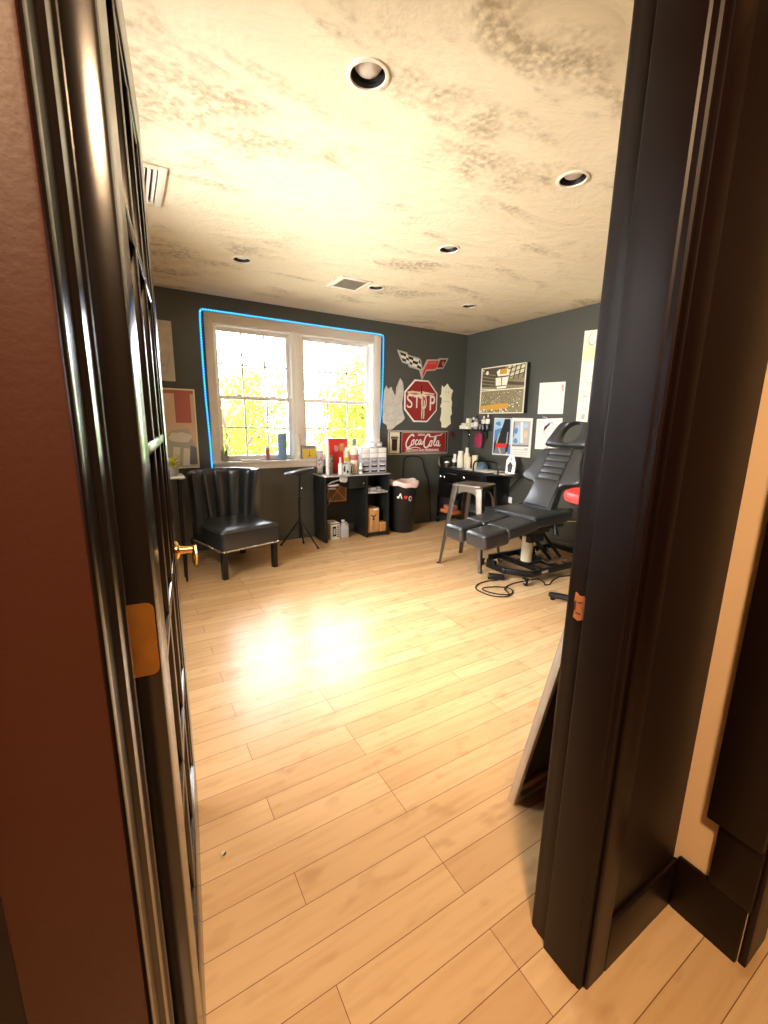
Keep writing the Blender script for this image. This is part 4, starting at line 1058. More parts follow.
MB().box((2.455, 4.185, .0465), (2.54, 4.28, .155), M['card'], .003).box((2.487, 4.184, .06), (2.5, 4.1855, .14), M['orange']).build('box', t)

# ------------------------------------------------------------------ on the desk
Z = DZ + .001
t = thing('drawer_organizer', 'clear plastic organizer of small drawers on the right end of the desk', 'organizer', (2.39, 4.32, Z), None)
ox0, ox1, oy0, oy1, oz0 = 2.235, 2.56, 4.24, 4.42, Z
cols, rws, rh = 3, 5, .056
mb = MB()
for k in range(cols + 1):
    x = ox0 + (ox1 - ox0) * k / cols; mb.box((x - .002, oy0, oz0), (x + .002, oy1, oz0 + rws * rh + .006), M['clear_plastic'])
for k in range(rws + 1):
    z = oz0 + k * rh; mb.box((ox0, oy0, z), (ox1, oy1, z + .004), M['clear_plastic'])
mb.box((ox0, oy1 - .003, oz0), (ox1, oy1, oz0 + rws * rh), M['clear_plastic']); mb.build('cabinet', t)
for r in range(rws):
    for k in range(cols):
        x0_ = ox0 + (ox1 - ox0) * k / cols + .004; x1_ = ox0 + (ox1 - ox0) * (k + 1) / cols - .004; z0_ = oz0 + r * rh + .006
        dmb = MB().box((x0_, oy0 - .006, z0_), (x1_, oy1 - .012, z0_ + rh - .006), M['white_plastic'] if r > 2 else M['clear_plastic'], .003)
        d_ = dmb.build('drawer', t)
        MB().box((x0_ + .03, oy0 - .018, z0_ + .026), (x1_ - .03, oy0 - .006, z0_ + .032), M['white_plastic'], .002).build('pull', d_)
        if r < 3 and not (r == 2 and k == 0):
            MB().box((x0_ + .012, oy0 - .0072, z0_ + .006), (x1_ - .012, oy0 - .0058, z0_ + .024), M['dark_print'] if r < 2 else M['grey_print']).build('content', d_)
t = thing('crumpled_tissue', 'crumpled white tissue lying on top of the drawer organizer', 'tissue', (2.42, 4.32, Z + rws * rh + .006))
bm = bmesh.new(); bmesh.ops.create_icosphere(bm, subdivisions=3, radius=1); rnd = random.Random(11)
from mathutils import noise as mnoise
zt = Z + rws * rh + .01
for v in bm.verts:
    n_ = 1 + .5 * mnoise.noise(v.co * 2.3) + .3 * mnoise.noise(v.co * 5.1); v.co = Vector((2.44 + v.co.x * .1 * n_, 4.33 + v.co.y * .06 * n_, zt + .035 + max(-.033, v.co.z * .055 * n_)))
mb = MB(); mb._add(bm, M['cotton']); mb.build('wad', t, smooth=20)
def patterned(x, y, z, r, h, label, name='patterned_tin', seed=1, cat='tin'):
    t = thing(name, label, cat, (x, y, z)); T = Matrix.Translation((x, y, z)); rnd = random.Random(seed)
    MB(T).lathe([(r * .97, 0), (r, .004), (r, h * .9), (r * .97, h * .92)], M['light_print'], 24).build('body', t)
    mb = MB(T)
    for k in range(26):
        a = rnd.uniform(0, 6.28); zz = rnd.uniform(.08, .8) * h; s_ = rnd.uniform(.004, .009) * (r / .04 + .4)
        fr_ = frame((math.cos(a) * r * .995, math.sin(a) * r * .995, zz), (-math.sin(a), math.cos(a), 0), (0, 0, 1))
        mb.prism(blob(0, 0, s_, s_ * 1.5, 7, rnd, .4), 0, .0012, M[rnd.choice(['dark_print', 'dark_print', 'grey_print', 'rose'])], fr_)
    mb.build('pattern', t)
    MB(T).lathe([(r * 1.01, h * .92), (r * 1.01, h), (0, h)], M['grey_plastic'], 24).build('lid', t)
patterned(1.782, 4.36, Z, .036, .26, 'tall patterned black and white tin at the left end of the desk', seed=2)
patterned(1.895, 4.36, Z, .04, .2, 'patterned tin between the white tube and the white spray bottle on the desk', seed=3)
patterned(2.045, 4.225, Z, .058, .12, 'wide short patterned tin at the front of the desk in front of the red box', seed=4)
t = thing('white_tube', 'tall plain white tube standing on the desk near its left end', 'tube', (1.835, 4.27, Z))
MB(Matrix.Translation((1.835, 4.27, Z))).lathe([(.021, 0), (.021, .305), (.019, .312), (0, .312)], M['white_plastic'], 20).build('tube', t)
bottle(1.965, 4.22, Z, .024, .19, M['white_plastic'], M['white_plastic'], 'slim white spray bottle in front of the red box on the desk', cap=.3, neck=.35)
t = thing('red_box', 'red box with pale emblem standing behind the bottles on the desk', 'box', (2.02, 4.42, Z))
MB().box((1.9, 4.39, Z), (2.13, 4.46, Z + .385), M['red_bright'], .004).build('box', t)
mb = MB(frame((2.015, 4.39, Z + .3), (1, 0, 0), (0, 0, 1))); mb.prism(blob(-.02, -.03, .03, .035, 9, rs, .3), 0, .001, M['pink']).prism(R_(.02, -.06, .07, .03), 0, .001, M['card']).prism(blob(-.035, .0, .01, .012, 7, rs, .3), 0, .001, M['sign_white']); mb.build('print', t)
bottle(2.09, 4.32, Z, .034, .29, M['white_plastic'], M['sign_white'], 'white bottle with yellow and blue label bands on the desk', cap=.12, neck=.6, lab=[(.12, .3, M['blue_print']), (.55, .72, M['yellow']), (.74, .98, M['peach'])])
bottle(2.172, 4.3, Z, .046, .385, M['bottle_white'], M['grey_print'], 'largest bottle on the desk, cream with red label band and grey cap', cap=.2, neck=.42, lab=[(.05, .42, M['peach']), (.48, .68, M['rose'])])
bottle(2.205, 4.2, Z, .022, .12, M['white_plastic'], M['white_plastic'], 'little white bottle in front of the clear organizer', cap=.25, neck=.5, lab=[(.3, .6, M['grey_print'])])

# ------------------------------------------------------------------ on the window sill
sz = WZ0; sy = YB + .005
t = thing('cactus', 'small cactus in a grey pot at the left end of the window sill', 'plant', (.815, sy, sz)); T2 = Matrix.Translation((.815, sy, sz))
MB(T2).lathe([(.026, 0), (.036, .01), (.043, .05), (.04, .07), (.035, .068), (0, .066)], M['concrete_pot'], 20).build('pot', t)
mb = MB(T2)
for k, (x, y, h_, r_) in enumerate(((-.02, 0, .06, .009), (.0, .01, .09, .008), (.02, -.004, .075, .008), (.008, -.016, .05, .009), (-.012, .016, .07, .007))):
    mb.tube([(x, y, .06), (x * 1.3, y * 1.3, .06 + h_ * .6), (x * 1.7, y * 1.6, .06 + h_)], [r_, r_ * .5], M['cactus'], 8, sm=1)
mb.build('stem', t)
t = thing('small_tube', 'slim grey and red tube standing on the window sill', 'tube', (1.253, sy, sz))
MB(Matrix.Translation((1.253, sy, sz))).lathe([(.019, 0), (.02, .004), (.02, .13), (.012, .135), (.012, .148), (0, .15)], M['grey_plastic'], 18).lathe([(.0206, .02), (.0206, .11)], M['rose'], 18, cap=False).build('tube', t)
for x, y, h_, m_, lb in ((1.417, sy + .008, .275, M['blue_roll'], 'blue paper roll standing on the window sill'), (1.585, sy + .008, .275, M['paper'], 'white paper roll standing on the window sill before the mullion')):
    t = thing('paper_roll', lb, 'paper roll', (x, y, sz)); T2 = Matrix.Translation((x, y, sz)); r_ = .048 if m_ is M['blue_roll'] else .036
    MB(T2).lathe([(r_, 0), (r_, h_ - .002), (r_ - .002, h_), (.018, h_), (.018, h_ - .03), (0, h_ - .03)], m_, 32).build('roll', t)
    MB(T2).lathe([(.0185, h_ - .03), (.0185, h_ + .001), (.0165, h_ + .001), (.0165, h_ - .03)], M['card'], 20, cap=False).build('core', t)
t = thing('yellow_box', 'yellow and grey box on the window sill right of the paper rolls', 'box', (1.71, sy, sz))
MB().box((1.632, sy - .03, sz), (1.79, sy + .03, sz + .15), M['light_print'], .002).build('box', t)
mb = MB(frame((1.711, sy - .03, sz + .07), (1, 0, 0), (0, 0, 1))); mb.prism(R_(-.074, -.055, .074, .04), 0, .001, M['yellow']).prism(R_(-.074, .048, .074, .074), 0, .001, M['grey_print']).prism([(-.025, -.04), (.02, -.04), (.004, -.02), (.002, .02), (-.006, .02), (-.006, -.02)], .001, .0016, M['grey_print']); mb.build('print', t)
t = thing('notebook', 'thin white notepad lying on the window sill', 'notepad', (1.07, sy, sz))
MB().box((.98, sy - .035, sz), (1.17, sy + .045, sz + .012), M['sign_white'], .002).build('pad', t)

# ------------------------------------------------------------------ bin
t = thing('trash_can', 'black round trash can with pink-white liner right of the desk', 'trash can', (2.83, 4.285, 0)); T2 = Matrix.Translation((2.83, 4.285, 0))
MB(T2).lathe([(.14, 0), (.148, .012), (.182, .595), (.186, .605), (.178, .605), (.17, .58), (.14, .05), (0, .05)], M['black_plastic'], 36).build('body', t)
bm = bmesh.new(); rows = []; rnd = random.Random(2)
for r_, z_ in ((.187, .565), (.193, .58), (.196, .6), (.19, .618), (.176, .622), (.15, .6), (.1, .57), (.03, .56)):
    rows.append([((r_ + (.006 * math.sin(5 * a + z_ * 40) + .004 * math.sin(11 * a)) * (r_ > .16)) * math.cos(a), (r_ + .006 * math.sin(5 * a) * (r_ > .16)) * math.sin(a), z_ + .012 * math.sin(2 * a + 1.2) + .006 * math.sin(7 * a)) for a in [2 * PI * k / 48 for k in range(48)]])
MB(T2).grid(rows, M['liner'], closed_u=True).build('liner', t)
fr_ = lambda a, z_: frame((2.83 + math.cos(a) * (.148 + .034 * z_ / .6 + .0015), 4.285 + math.sin(a) * (.148 + .034 * z_ / .6 + .0015), z_), (-math.sin(a), math.cos(a), 0), (0, 0, 1))
a0 = math.atan2(-4.285, -2.83)
mb = MB(fr_(a0 - .16, .455)); mb.prism([(-.03, -.03), (-.016, -.03), (0, .01), (.014, -.03), (.026, -.03), (.008, .035), (-.004, .035)], 0, .0015, M['sign_white']).prism(blob(-.03, -.012, .01, .012), 0, .0015, M['sign_white']); s1 = mb.build('sticker', t); s1['label'] = 'white A-shaped sticker'
mb = MB(fr_(a0 + .22, .44)); mb.prism([(0, -.022), (.024, .002), (.02, .02), (.008, .02), (0, .01), (-.008, .02), (-.02, .02), (-.024, .002)], 0, .0015, M['red_bright']); s1 = mb.build('sticker', t); s1['label'] = 'red heart sticker'
mb = MB(fr_(a0 + .55, .425)); mb.prism(blob(0, 0, .022, .032, 16), 0, .0012, M['light_print']).prism(blob(.002, 0, .012, .02, 12), .0012, .0018, M['black_plastic']); s1 = mb.build('sticker', t); s1['label'] = 'pale ring sticker'
t = thing('cable', 'black cable looping up the wall behind the trash can', 'cable', (3.15, YB, 0))
MB().tube([(2.96, YB - .02, .0065), (2.955, YB - .02, .4), (2.955, YB - .02, .8), (2.98, YB - .015, .885), (3.05, YB - .015, .895), (3.2, YB - .015, .89), (3.27, YB - .015, .83), (3.29, YB - .015, .7), (3.36, YB - .02, .58), (3.4, YB - .02, .3), (3.42, YB - .025, .0065)], .0065, M['black_matte'], 8, sm=2).build('cord', t)

# ------------------------------------------------------------------ trolley in the corner
tr = thing('tool_trolley', 'black tool trolley with drawers and side leaf in the corner by the right wall', 'trolley', (3.69, 4.02, 0))
X0, X1, Y0, Y1 = 3.5, 3.885, 3.58, 4.455
MB().box((X0 + .012, Y0, .36), (X1, Y1, .735), M['black_metal'], .004).build('body', tr)
MB().prism([(X0 - .01, Y0 - .005), (X1 + .01, Y0 - .005), (X1 + .01, Y1 + .012), (X0 - .01, Y1 + .012)], .735, .75, M['desk_black'], bevel=.003).build('worktop', tr)
lf = MB().prism([(X0 - .01, Y0 - .012), (X0 + .0, Y0 - .02), (3.715, 3.30), (X1 + .01, 3.29), (X1 + .01, Y0 - .006)], .729, .745, M['desk_black'], bevel=.003).build('side_leaf', tr)
MB().rod((X1 - .03, 3.36, .735), (X1 - .03, Y0, .5), .008, M['black_metal']).build('brace', lf)
for k, (y0_, y1_) in enumerate(((4.03, 4.44), (3.6, 4.015))):
    for z0_, z1_ in ((.57, .715), (.375, .555)):
        d_ = MB().box((X0 - .002, y0_, z0_), (X0 + .014, y1_, z1_), M['black_metal'], .003).build('drawer', tr)
        if z0_ > .5:
            if k == 0:
                MB().tube([(X0 - .002, 4.25, .68), (X0 - .02, 4.25, .684), (X0 - .02, 4.07, .684), (X0 - .002, 4.07, .68)], .005, M['chrome'], 8, sm=1).build('handle', d_)
            for y_ in ((4.385, 4.305) if k == 0 else (3.93,)):
                MB().lathe([(.006, 0), (.006, .012), (.02, .018), (.021, .024), (.014, .03), (0, .032)], M['chrome'], 16, frame((X0 - .002, y_, .632 if k == 0 else .665), (0, -1, 0), (0, 0, 1))).build('knob', d_)
for x_, y_ in ((X0 + .02, Y0 + .02), (X0 + .016, Y1 - .004), (X1 - .02, Y0 + .02), (X1 - .02, Y1 - .02)):
    cs = MB().box((x_ - .012, y_ - .012, .075), (x_ + .012, y_ + .012, .37), M['black_metal'], .002).build('post', tr)
    MB().lathe([(.028, -.011), (.03, -.006), (.03, .006), (.028, .011)], M['black_plastic'], 18, frame((x_, y_ - .004, .03), (1, 0, 0), (0, 0, 1))).rod((x_, y_, .03), (x_, y_, .08), .008, M['chrome']).build('caster', cs)
MB().box((X0, Y0, .13), (X1, Y1, .147), M['black_metal'], .003).build('bottom_shelf', tr)
MB().tube([(X0 + .02, 4.44, .75), (X0 + .005, 4.46, .82), (X0 + .02, 4.465, .872), (X0 + .12, 4.465, .885), (X0 + .3, 4.465, .885), (X1 - .03, 4.465, .87), (X1 - .02, 4.46, .75)], .011, M['steel_dark'], 10, sm=2).build('push_handle', tr)
MB().tube([(X0 + .01, 3.80, .75), (X0 + .01, 3.80, .85), (X0 + .01, 3.76, .885), (X0 + .01, 3.45, .895), (X0 + .01, 3.40, .86), (X0 + .012, 3.40, .745)], .0095, M['black_metal'], 10, sm=2).build('rail', tr)
t = thing('orange_tray', 'orange tray of supplies on the bottom shelf of the tool trolley', 'tray', (3.56, 4.3, .148))
tx0, tx1, ty0, ty1 = 3.535, 3.67, 4.16, 4.425
MB().box((tx0, ty0, .149), (tx1, ty1, .153), M['orange']).box((tx0, ty0, .149), (tx0 + .006, ty1, .19), M['orange'], .002).box((tx1 - .006, ty0, .149), (tx1, ty1, .19), M['orange'], .002).box((tx0, ty0, .149), (tx1, ty0 + .006, .19), M['orange'], .002).box((tx0, ty1 - .006, .149), (tx1, ty1, .19), M['orange'], .002).build('tray', t)
t = thing('red_case', 'dark red case sitting in the orange tray', 'case', (3.6, 4.29, .1545))
MB().box((3.55, 4.2, .1545), (3.655, 4.38, .25), M['rose'], .012).box((3.549, 4.198, .2), (3.656, 4.382, .206), M['red_dark'], .002).build('case', t)
tz = .7515
t = thing('worksheet', 'white paper sheets spread on the tool trolley top beside the rail', 'paper', (3.72, 3.83, tz))
MB().box((3.56, 3.62, tz), (3.86, 4.06, tz + .005), M['paper'], .001, ).build('sheet', t)
t = thing('worksheet', 'white paper sheets lying on the side leaf of the tool trolley', 'paper', (3.72, 3.47, .745))
MB().box((3.6, 3.4, .7462), (3.84, 3.555, .751), M['paper'], .001).build('sheet', t)
bottle(3.66, 4.325, tz, .033, .17, M['bottle_white'], M['sign_white'], 'ivory bottle with dark base on the trolley left of the tall ivory bottles', cap=.3, neck=.5, lab=[(.05, .55, M['dark_print'])])
bottle(3.68, 4.235, tz, .04, .215, M['bottle_white'], M['sign_white'], 'stout ivory bottle second from the left on the trolley top', cap=.12, neck=.75)
bottle(3.72, 4.16, tz, .036, .26, M['bottle_white'], M['sign_white'], 'tallest ivory bottle on the trolley top', cap=.2, neck=.5)
for x_, y_, h_, lb in ((3.68, 4.09, .15, 'ivory cup nearest the tallest ivory bottle on the trolley'), (3.74, 4.03, .165, 'taller ivory cup before the teal bowl on the trolley')):
    t = thing('cup', lb, 'cup', (x_, y_, tz + (.006 if y_ < 4.06 else 0)))
    zz = tz + .006; MB(Matrix.Translation((x_, y_, zz if y_ < 4.06 else tz))).lathe([(.03, 0), (.038, h_), (.035, h_), (.028, .006), (0, .006)], M['sign_cream'], 22).build('body', t)
t = thing('steel_basket', 'grey jar with white tissues at the left end of the trolley top', 'jar', (3.62, 4.40, tz))
MB(Matrix.Translation((3.585, 4.39, tz))).lathe([(.04, 0), (.042, .055), (.038, .055), (.036, .004), (0, .004)], M['steel_dark'], 20).build('body', t)
MB().sphere((3.585, 4.39, tz + .05), .036, M['cotton'], 12, (1, 1, .7)).build('tissue', t)
t = thing('bowl', 'dark teal bowl turned over on the trolley papers', 'bowl', (3.8, 3.95, tz + .006))
MB(Matrix.Translation((3.8, 3.95, tz + .006))).lathe([(.07, 0), (.068, .02), (.055, .06), (.03, .085), (0, .09)], M['teal_bowl'], 24).build('bowl', t)
t = thing('photo_stand', 'black and white photo card stand on the side leaf of the trolley', 'photo stand', (3.71, 3.43, .745))
fr2 = frame((3.70, 3.41, .757), (.45, -.75, 0), (.12, .1, 1))
MB(fr2).prism([(-.05, 0), (.055, 0), (.06, .12), (.035, .2), (-.01, .21), (-.045, .16)], -.003, .003, M['sign_white']).build('card', t)
MB(fr2).prism([(-.02, .02), (.02, .015), (.03, .1), (.0, .14), (-.03, .1)], .003, .0036, M['dark_print']).prism([(.0, .15), (.02, .16), (.0, .19)], .003, .0036, M['grey_print']).build('print', t)
MB().prism([(-.05, -.035), (.05, -.035), (.05, .035), (-.05, .035)], 0, .006, M['black_plastic'], frame((3.715, 3.425, .7525), (.45, -.75, 0), (.75, .45, 0))).build('base', t)

# ------------------------------------------------------------------ metal bar stool
rz = math.radians(21); st = thing('bar_stool', 'worn gunmetal metal bar stool beside the reclining chair', 'stool', (2.72, 2.92, 0), None, rz); T = loc_T(2.72, 2.92, rz)
SH = .765
mb = MB(T); rows = rr_rows(-.155, .155, -.155, .155, .035, [(SH - .02, .002), (SH - .012, 0), (SH - .004, .002), (SH, .008), (SH - .001, .02), (SH - .006, .05)])
mb.grid(rows, M['steel_seat'], closed_u=True); t0 = bmesh.new(); t0.faces.new([t0.verts.new(p) for p in rows[-1]]); mb._add(t0, M['steel_seat'])
mb.lathe([(.02, SH - .006), (.016, SH - .0055), (.016, SH - .012)], M['black_matte'], 16); mb.build('seat', st)
mb = MB(T)
for k in range(4):
    R4 = Matrix.Rotation(k * PI / 2, 4, 'Z'); out = [(-.15, SH - .02), (-.15, SH - .12)]
    for q in range(9):
        a = PI - q * PI / 8; out.append((.105 * math.cos(a), SH - .12 + .055 * math.sin(a)))
    out += [(.15, SH - .12), (.15, SH - .02)]
    mb.prism(out, -.0015, .0015, M['steel_dark'], R4 @ frame((0, -.15, 0), (1, 0, 0), (0, .02, 1)))
mb.build('apron', st)
for sx in (-1, 1):
    for sy_ in (-1, 1):
        mb = MB(T); rows = []
        for q in range(7):
            f_ = q / 6; z_ = (SH - .03) * (1 - f_); c_ = .143 + (.213 - .143) * f_; w_ = .062 - .034 * f_
            ox, oy = sx * (c_ + .008), sy_ * (c_ + .008)
            rows.append([(ox - sx * w_, oy, z_), (ox - sx * .012, oy, z_), (ox - sx * .003, oy - sy_ * .003, z_), (ox, oy - sy_ * .012, z_), (ox, oy - sy_ * w_, z_), (ox - sx * .003, oy - sy_ * w_, z_), (ox - sx * .006, oy - sy_ * .015, z_), (ox - sx * .015, oy - sy_ * .006, z_), (ox - sx * w_, oy - sy_ * .003, z_)])
        mb.grid(rows, M['steel_dark'], closed_u=True); lg = mb.build('leg', st)
        MB(T).box((sx * .218 - .014, sy_ * .218 - .014, 0), (sx * .218 + .014, sy_ * .218 + .014, .012), M['black_plastic'], .003).build('foot_cap', lg)
zb = .33; cb = .213 - .07 * zb / SH
mb = MB(T)
for sx, sy_ in ((1, 1), (1, -1)): mb.rod((-sx * cb, -sy_ * cb, zb), (sx * cb, sy_ * cb, zb + (.006 if sy_ > 0 else -.006)), .007, M['steel_dark'])
mb.build('cross_brace', st)

# ------------------------------------------------------------------ tattoo / treatment chair
tc_ = thing('treatment_chair', 'black reclining treatment chair with split leg rests and a face-hole headrest', 'chair', (2.9, 2.43, 0))
cy = 2.43; VB = M['vinyl_black']
def cushion(name, x0, x1, y0, y1, z0, z1, tilt=0, bev=.028, parent=tc_):
    T = Matrix.Translation(((x0 + x1) / 2, (y0 + y1) / 2, (z0 + z1) / 2)) @ Matrix.Rotation(tilt, 4, 'Y')
    a, b, c_ = (x1 - x0) / 2, (y1 - y0) / 2, (z1 - z0) / 2
    mb = MB(T); mb.box((-a, -b, -c_), (a, b, c_), VB, bev, seg=4)
    p_ = rrect(-a + .004, -b + .004, a - .004, b - .004, .03)
    mb.tube([(x, y, c_ - bev * .75) for x, y in rrect(-a - .001, -b - .001, a + .001, b + .001, .028)], .003, M['vinyl_seam'], 6, closed=True)
    return mb.build(name, parent, smooth=50)
cushion('seat', 2.695, 3.165, cy - .25, cy + .25, .497, .60, math.radians(-2))
for s_ in (-1, 1):
    y0_, y1_ = (cy - .25, cy - .012) if s_ < 0 else (cy + .012, cy + .235)
    lr = cushion('leg_rest', 2.41, 2.755, y0_, y1_, .455, .549, math.radians(-7), .024); 
    cushion('foot_rest', 2.18, 2.445, y0_ + .012, y1_ - .008, .386, .514, math.radians(-5), .03)
    MB().box((2.26, (y0_ + y1_) / 2 - .02, .42), (2.77, (y0_ + y1_) / 2 + .02, .445), M['black_metal'], .004).build('bracket', lr)
be = math.radians(30); BT = frame((3.005, cy, .614), (0, -1, 0), (math.sin(be), 0, math.cos(be)))
BS = .939
half = [(.155, -.03), (.165, .0), (.152, .12), (.14, .2), (.16, .235), (.22, .243), (.285, .255), (.32, .285), (.318, .32), (.285, .375), (.255, .44), (.238, .52), (.228, .605)]
half = [(x * BS, y * BS) for x, y in half]
def smooth_poly(P, it=2):
    for _ in range(it):
        q = []
        for i in range(len(P)):
            a, b = P[i], P[(i + 1) % len(P)]; q += [(a[0] * .75 + b[0] * .25, a[1] * .75 + b[1] * .25), (a[0] * .25 + b[0] * .75, a[1] * .25 + b[1] * .75)]
        P = q
    return P
out = smooth_poly(half + [(-x, y) for x, y in half[::-1]], 2)
mb = MB(BT); mb.prism(out, -.075, .012, VB, bevel=.02, seg=4); br_ = mb.build('backrest', tc_, smooth=50)
mb = MB(BT)
for k in range(5):
    s0 = .252 + k * .06; mb.box((-.112, s0, .0), (.112, s0 + .0575, .023), VB, .011, seg=3)
mb.box((-.127, .0, .0), (.127, .246, .021), VB, .012, seg=3)
mb.build('channel_panel', br_, smooth=50)
for sx in (-1, 1):
    MB(BT).tube([(sx * .116, .246, .0125), (sx * .116, .38, .0125), (sx * .116, .55, .0125)], .003, M['vinyl_seam'], 6).build('seam', br_)
# headrest with a face hole
hout = [(-.222, .622), (.222, .622), (.226, .66), (.20, .75), (.175, .83), (.155, .872), (.12, .885), (-.12, .885), (-.155, .872), (-.175, .83), (-.20, .75), (-.226, .66)]
hout = [(x * BS, y * BS) for x, y in hout]
hc = (0.008, .722); NH = 48
def hit(poly, c, a):
    d = (math.cos(a), math.sin(a)); best = None
    for i in range(len(poly)):
        p, q = poly[i], poly[(i + 1) % len(poly)]; e = (q[0] - p[0], q[1] - p[1]); den = d[0] * e[1] - d[1] * e[0]
        if abs(den) < 1e-9: continue
        tt = ((p[0] - c[0]) * e[1] - (p[1] - c[1]) * e[0]) / den; uu = ((p[0] - c[0]) * d[1] - (p[1] - c[1]) * d[0]) / den
        if tt > 0 and -1e-6 <= uu <= 1 + 1e-6 and (best is None or tt < best): best = tt
    return (c[0] + d[0] * best, c[1] + d[1] * best)
hs = smooth_poly(hout, 1)
O = [hit(hs, hc, 2 * PI * k / NH) for k in range(NH)]
def hole(k):
    a = 2 * PI * k / NH; r_ = .092 * (1 - .12 * math.cos(2 * a)) ; 
    return (hc[0] + math.cos(a) * r_ * 1.05, hc[1] + math.sin(a) * r_ * .98)
I = [hole(k) for k in range(NH)]
def mixp(k, f_): return (O[k][0] * (1 - f_) + I[k][0] * f_, O[k][1] * (1 - f_) + I[k][1] * f_)
prof = [(0, -.02), (0, .0), (.07, .014), (.22, .022), (.75, .022), (.93, .014), (1, .0), (1, -.028), (.95, -.036), (.06, -.036), (0, -.03)]
rows = []
for k in range(NH + 1):
    kk = k % NH; rows.append([(mixp(kk, f_)[0], mixp(kk, f_)[1], h_) for f_, h_ in prof])
mb = MB(BT); mb.grid(rows, VB, closed_u=True); bmesh.ops.remove_doubles(mb.bm, verts=mb.bm.verts, dist=1e-5); hr = mb.build('headrest', tc_, smooth=50)
mb = MB(BT)
for sx in (-.07, .07): mb.rod((sx, .5, -.02), (sx, .62, -.016), .008, M['chrome'])
mb.build('headrest_post', tc_)
mb = MB(); mb.box((2.72, cy - .19, .455), (3.14, cy - .16, .498), M['black_metal'], .004).box((2.72, cy + .16, .455), (3.14, cy + .19, .498), M['black_metal'], .004).box((2.78, cy - .19, .455), (2.82, cy + .19, .49), M['black_metal'], .003).box((3.05, cy - .19, .455), (3.09, cy + .19, .49), M['black_metal'], .003)
mb.box((3.0, cy - .21, .49), (3.22, cy - .17, .61), M['black_metal'], .012).box((3.0, cy + .17, .49), (3.22, cy + .21, .61), M['black_metal'], .012)
mb.build('seat_frame', tc_)
lv_ = MB().tube([(3.1, cy - .24, .52), (3.22, cy - .26, .51), (3.36, cy - .27, .49)], .008, M['chrome'], 8, sm=1).build('lever', tc_); lv_['label'] = 'chrome adjusting lever'
MB().rod((2.97, cy - .22, .53), (2.94, cy - .27, .42), .016, M['black_plastic'], .022).build('grip', tc_)
# lift
by = 2.50
mb = MB(); mb.lathe([(.05, .1), (.05, .33), (.044, .335), (.044, .36)], M['sign_cream'], 24, Matrix.Translation((2.99, by - .02, 0))).lathe([(.028, .35), (.028, .465)], M['chrome'], 20, Matrix.Translation((2.99, by - .02, 0))); cl_ = mb.build('column', tc_); cl_['label'] = 'pale lift column'
for yy in (by - .11, by + .07):
    for x0_, x1_ in ((3.34, 3.0), (3.2, 2.86)):
        MB().rod((x0_, yy, .115), (x1_, yy, .44), .016, M['black_metal']).build('scissor_arm', tc_)
MB().box((2.80, by - .14, .385), (3.12, by + .10, .457), M['black_metal'], .006).box((2.9, by - .12, .30), (3.08, by - .07, .39), M['black_metal'], .006).build('lift_housing', tc_)
for k, x_ in enumerate((2.96, 3.1)):
    MB().tube([(x_, by - .13, .25), (x_ + .07, by - .18, .125), (x_ + .19, by - .21, .118)], .006, M['chrome'], 8, sm=1).build('strut', tc_)
# base frame on casters
mb = MB(); BM = M['black_metal']; zb0, zb1 = .058, .105
P = [(2.84, by + .27), (2.66, by + .11), (2.66, by - .08), (2.79, by - .25)]
for a, b in zip(P, P[1:]):
    d = Vector((b[0] - a[0], b[1] - a[1], 0)); L_ = d.length
    mb.box((-.02, -.018, zb0), (L_ + .02, .018, zb1), BM, .005, frame((a[0], a[1], 0), d, Vector((0, 0, 1)).cross(d)))
mb.box((2.78, by - .268, zb0), (3.72, by - .232, zb1), BM, .005).box((2.82, by + .242, zb0), (3.72, by + .28, zb1), BM, .005).box((3.70, by - .268, zb0), (3.74, by + .28, zb1), BM, .005)
mb.box((2.93, by - .25, zb0), (2.98, by + .25, zb1 - .01), BM, .004).box((3.16, by - .25, zb0), (3.2, by + .25, zb1 - .01), BM, .004).box((2.92, by - .09, zb1 - .02), (3.2, by + .06, zb1), BM, .004)
mb.box((2.645, by + .03, zb0 - .005), (2.68, by + .13, zb1 + .03), BM, .01)
bf = mb.build('base_frame', tc_)
lab_ = MB().box((2.9, by - .2695, .072), (2.98, by - .2675, .095), M['light_print']).build('plate', bf); lab_['label'] = 'pale maker plate on the rail'
for x_, y_ in ((2.715, by - .265), (2.78, by + .31), (3.68, by - .3), (3.68, by + .31)):
    cs = MB().lathe([(.022, -.012), (.026, -.008), (.026, .008), (.022, .012)], M['black_plastic'], 18, frame((x_, y_, .026), (.9, .3, 0), (0, 0, 1))).build('caster', tc_)
    MB().box((x_ - .016, y_ - .02, .052), (x_ + .016, y_ + (.03 if y_ < by else .0) , .066), BM, .003).tube([(x_, y_ - .016, .055), (x_, y_ - .018, .026)], .004, M['steel_dark'], 6).tube([(x_, y_ + .016, .055), (x_, y_ + .018, .026)], .004, M['steel_dark'], 6).build('fork', cs)

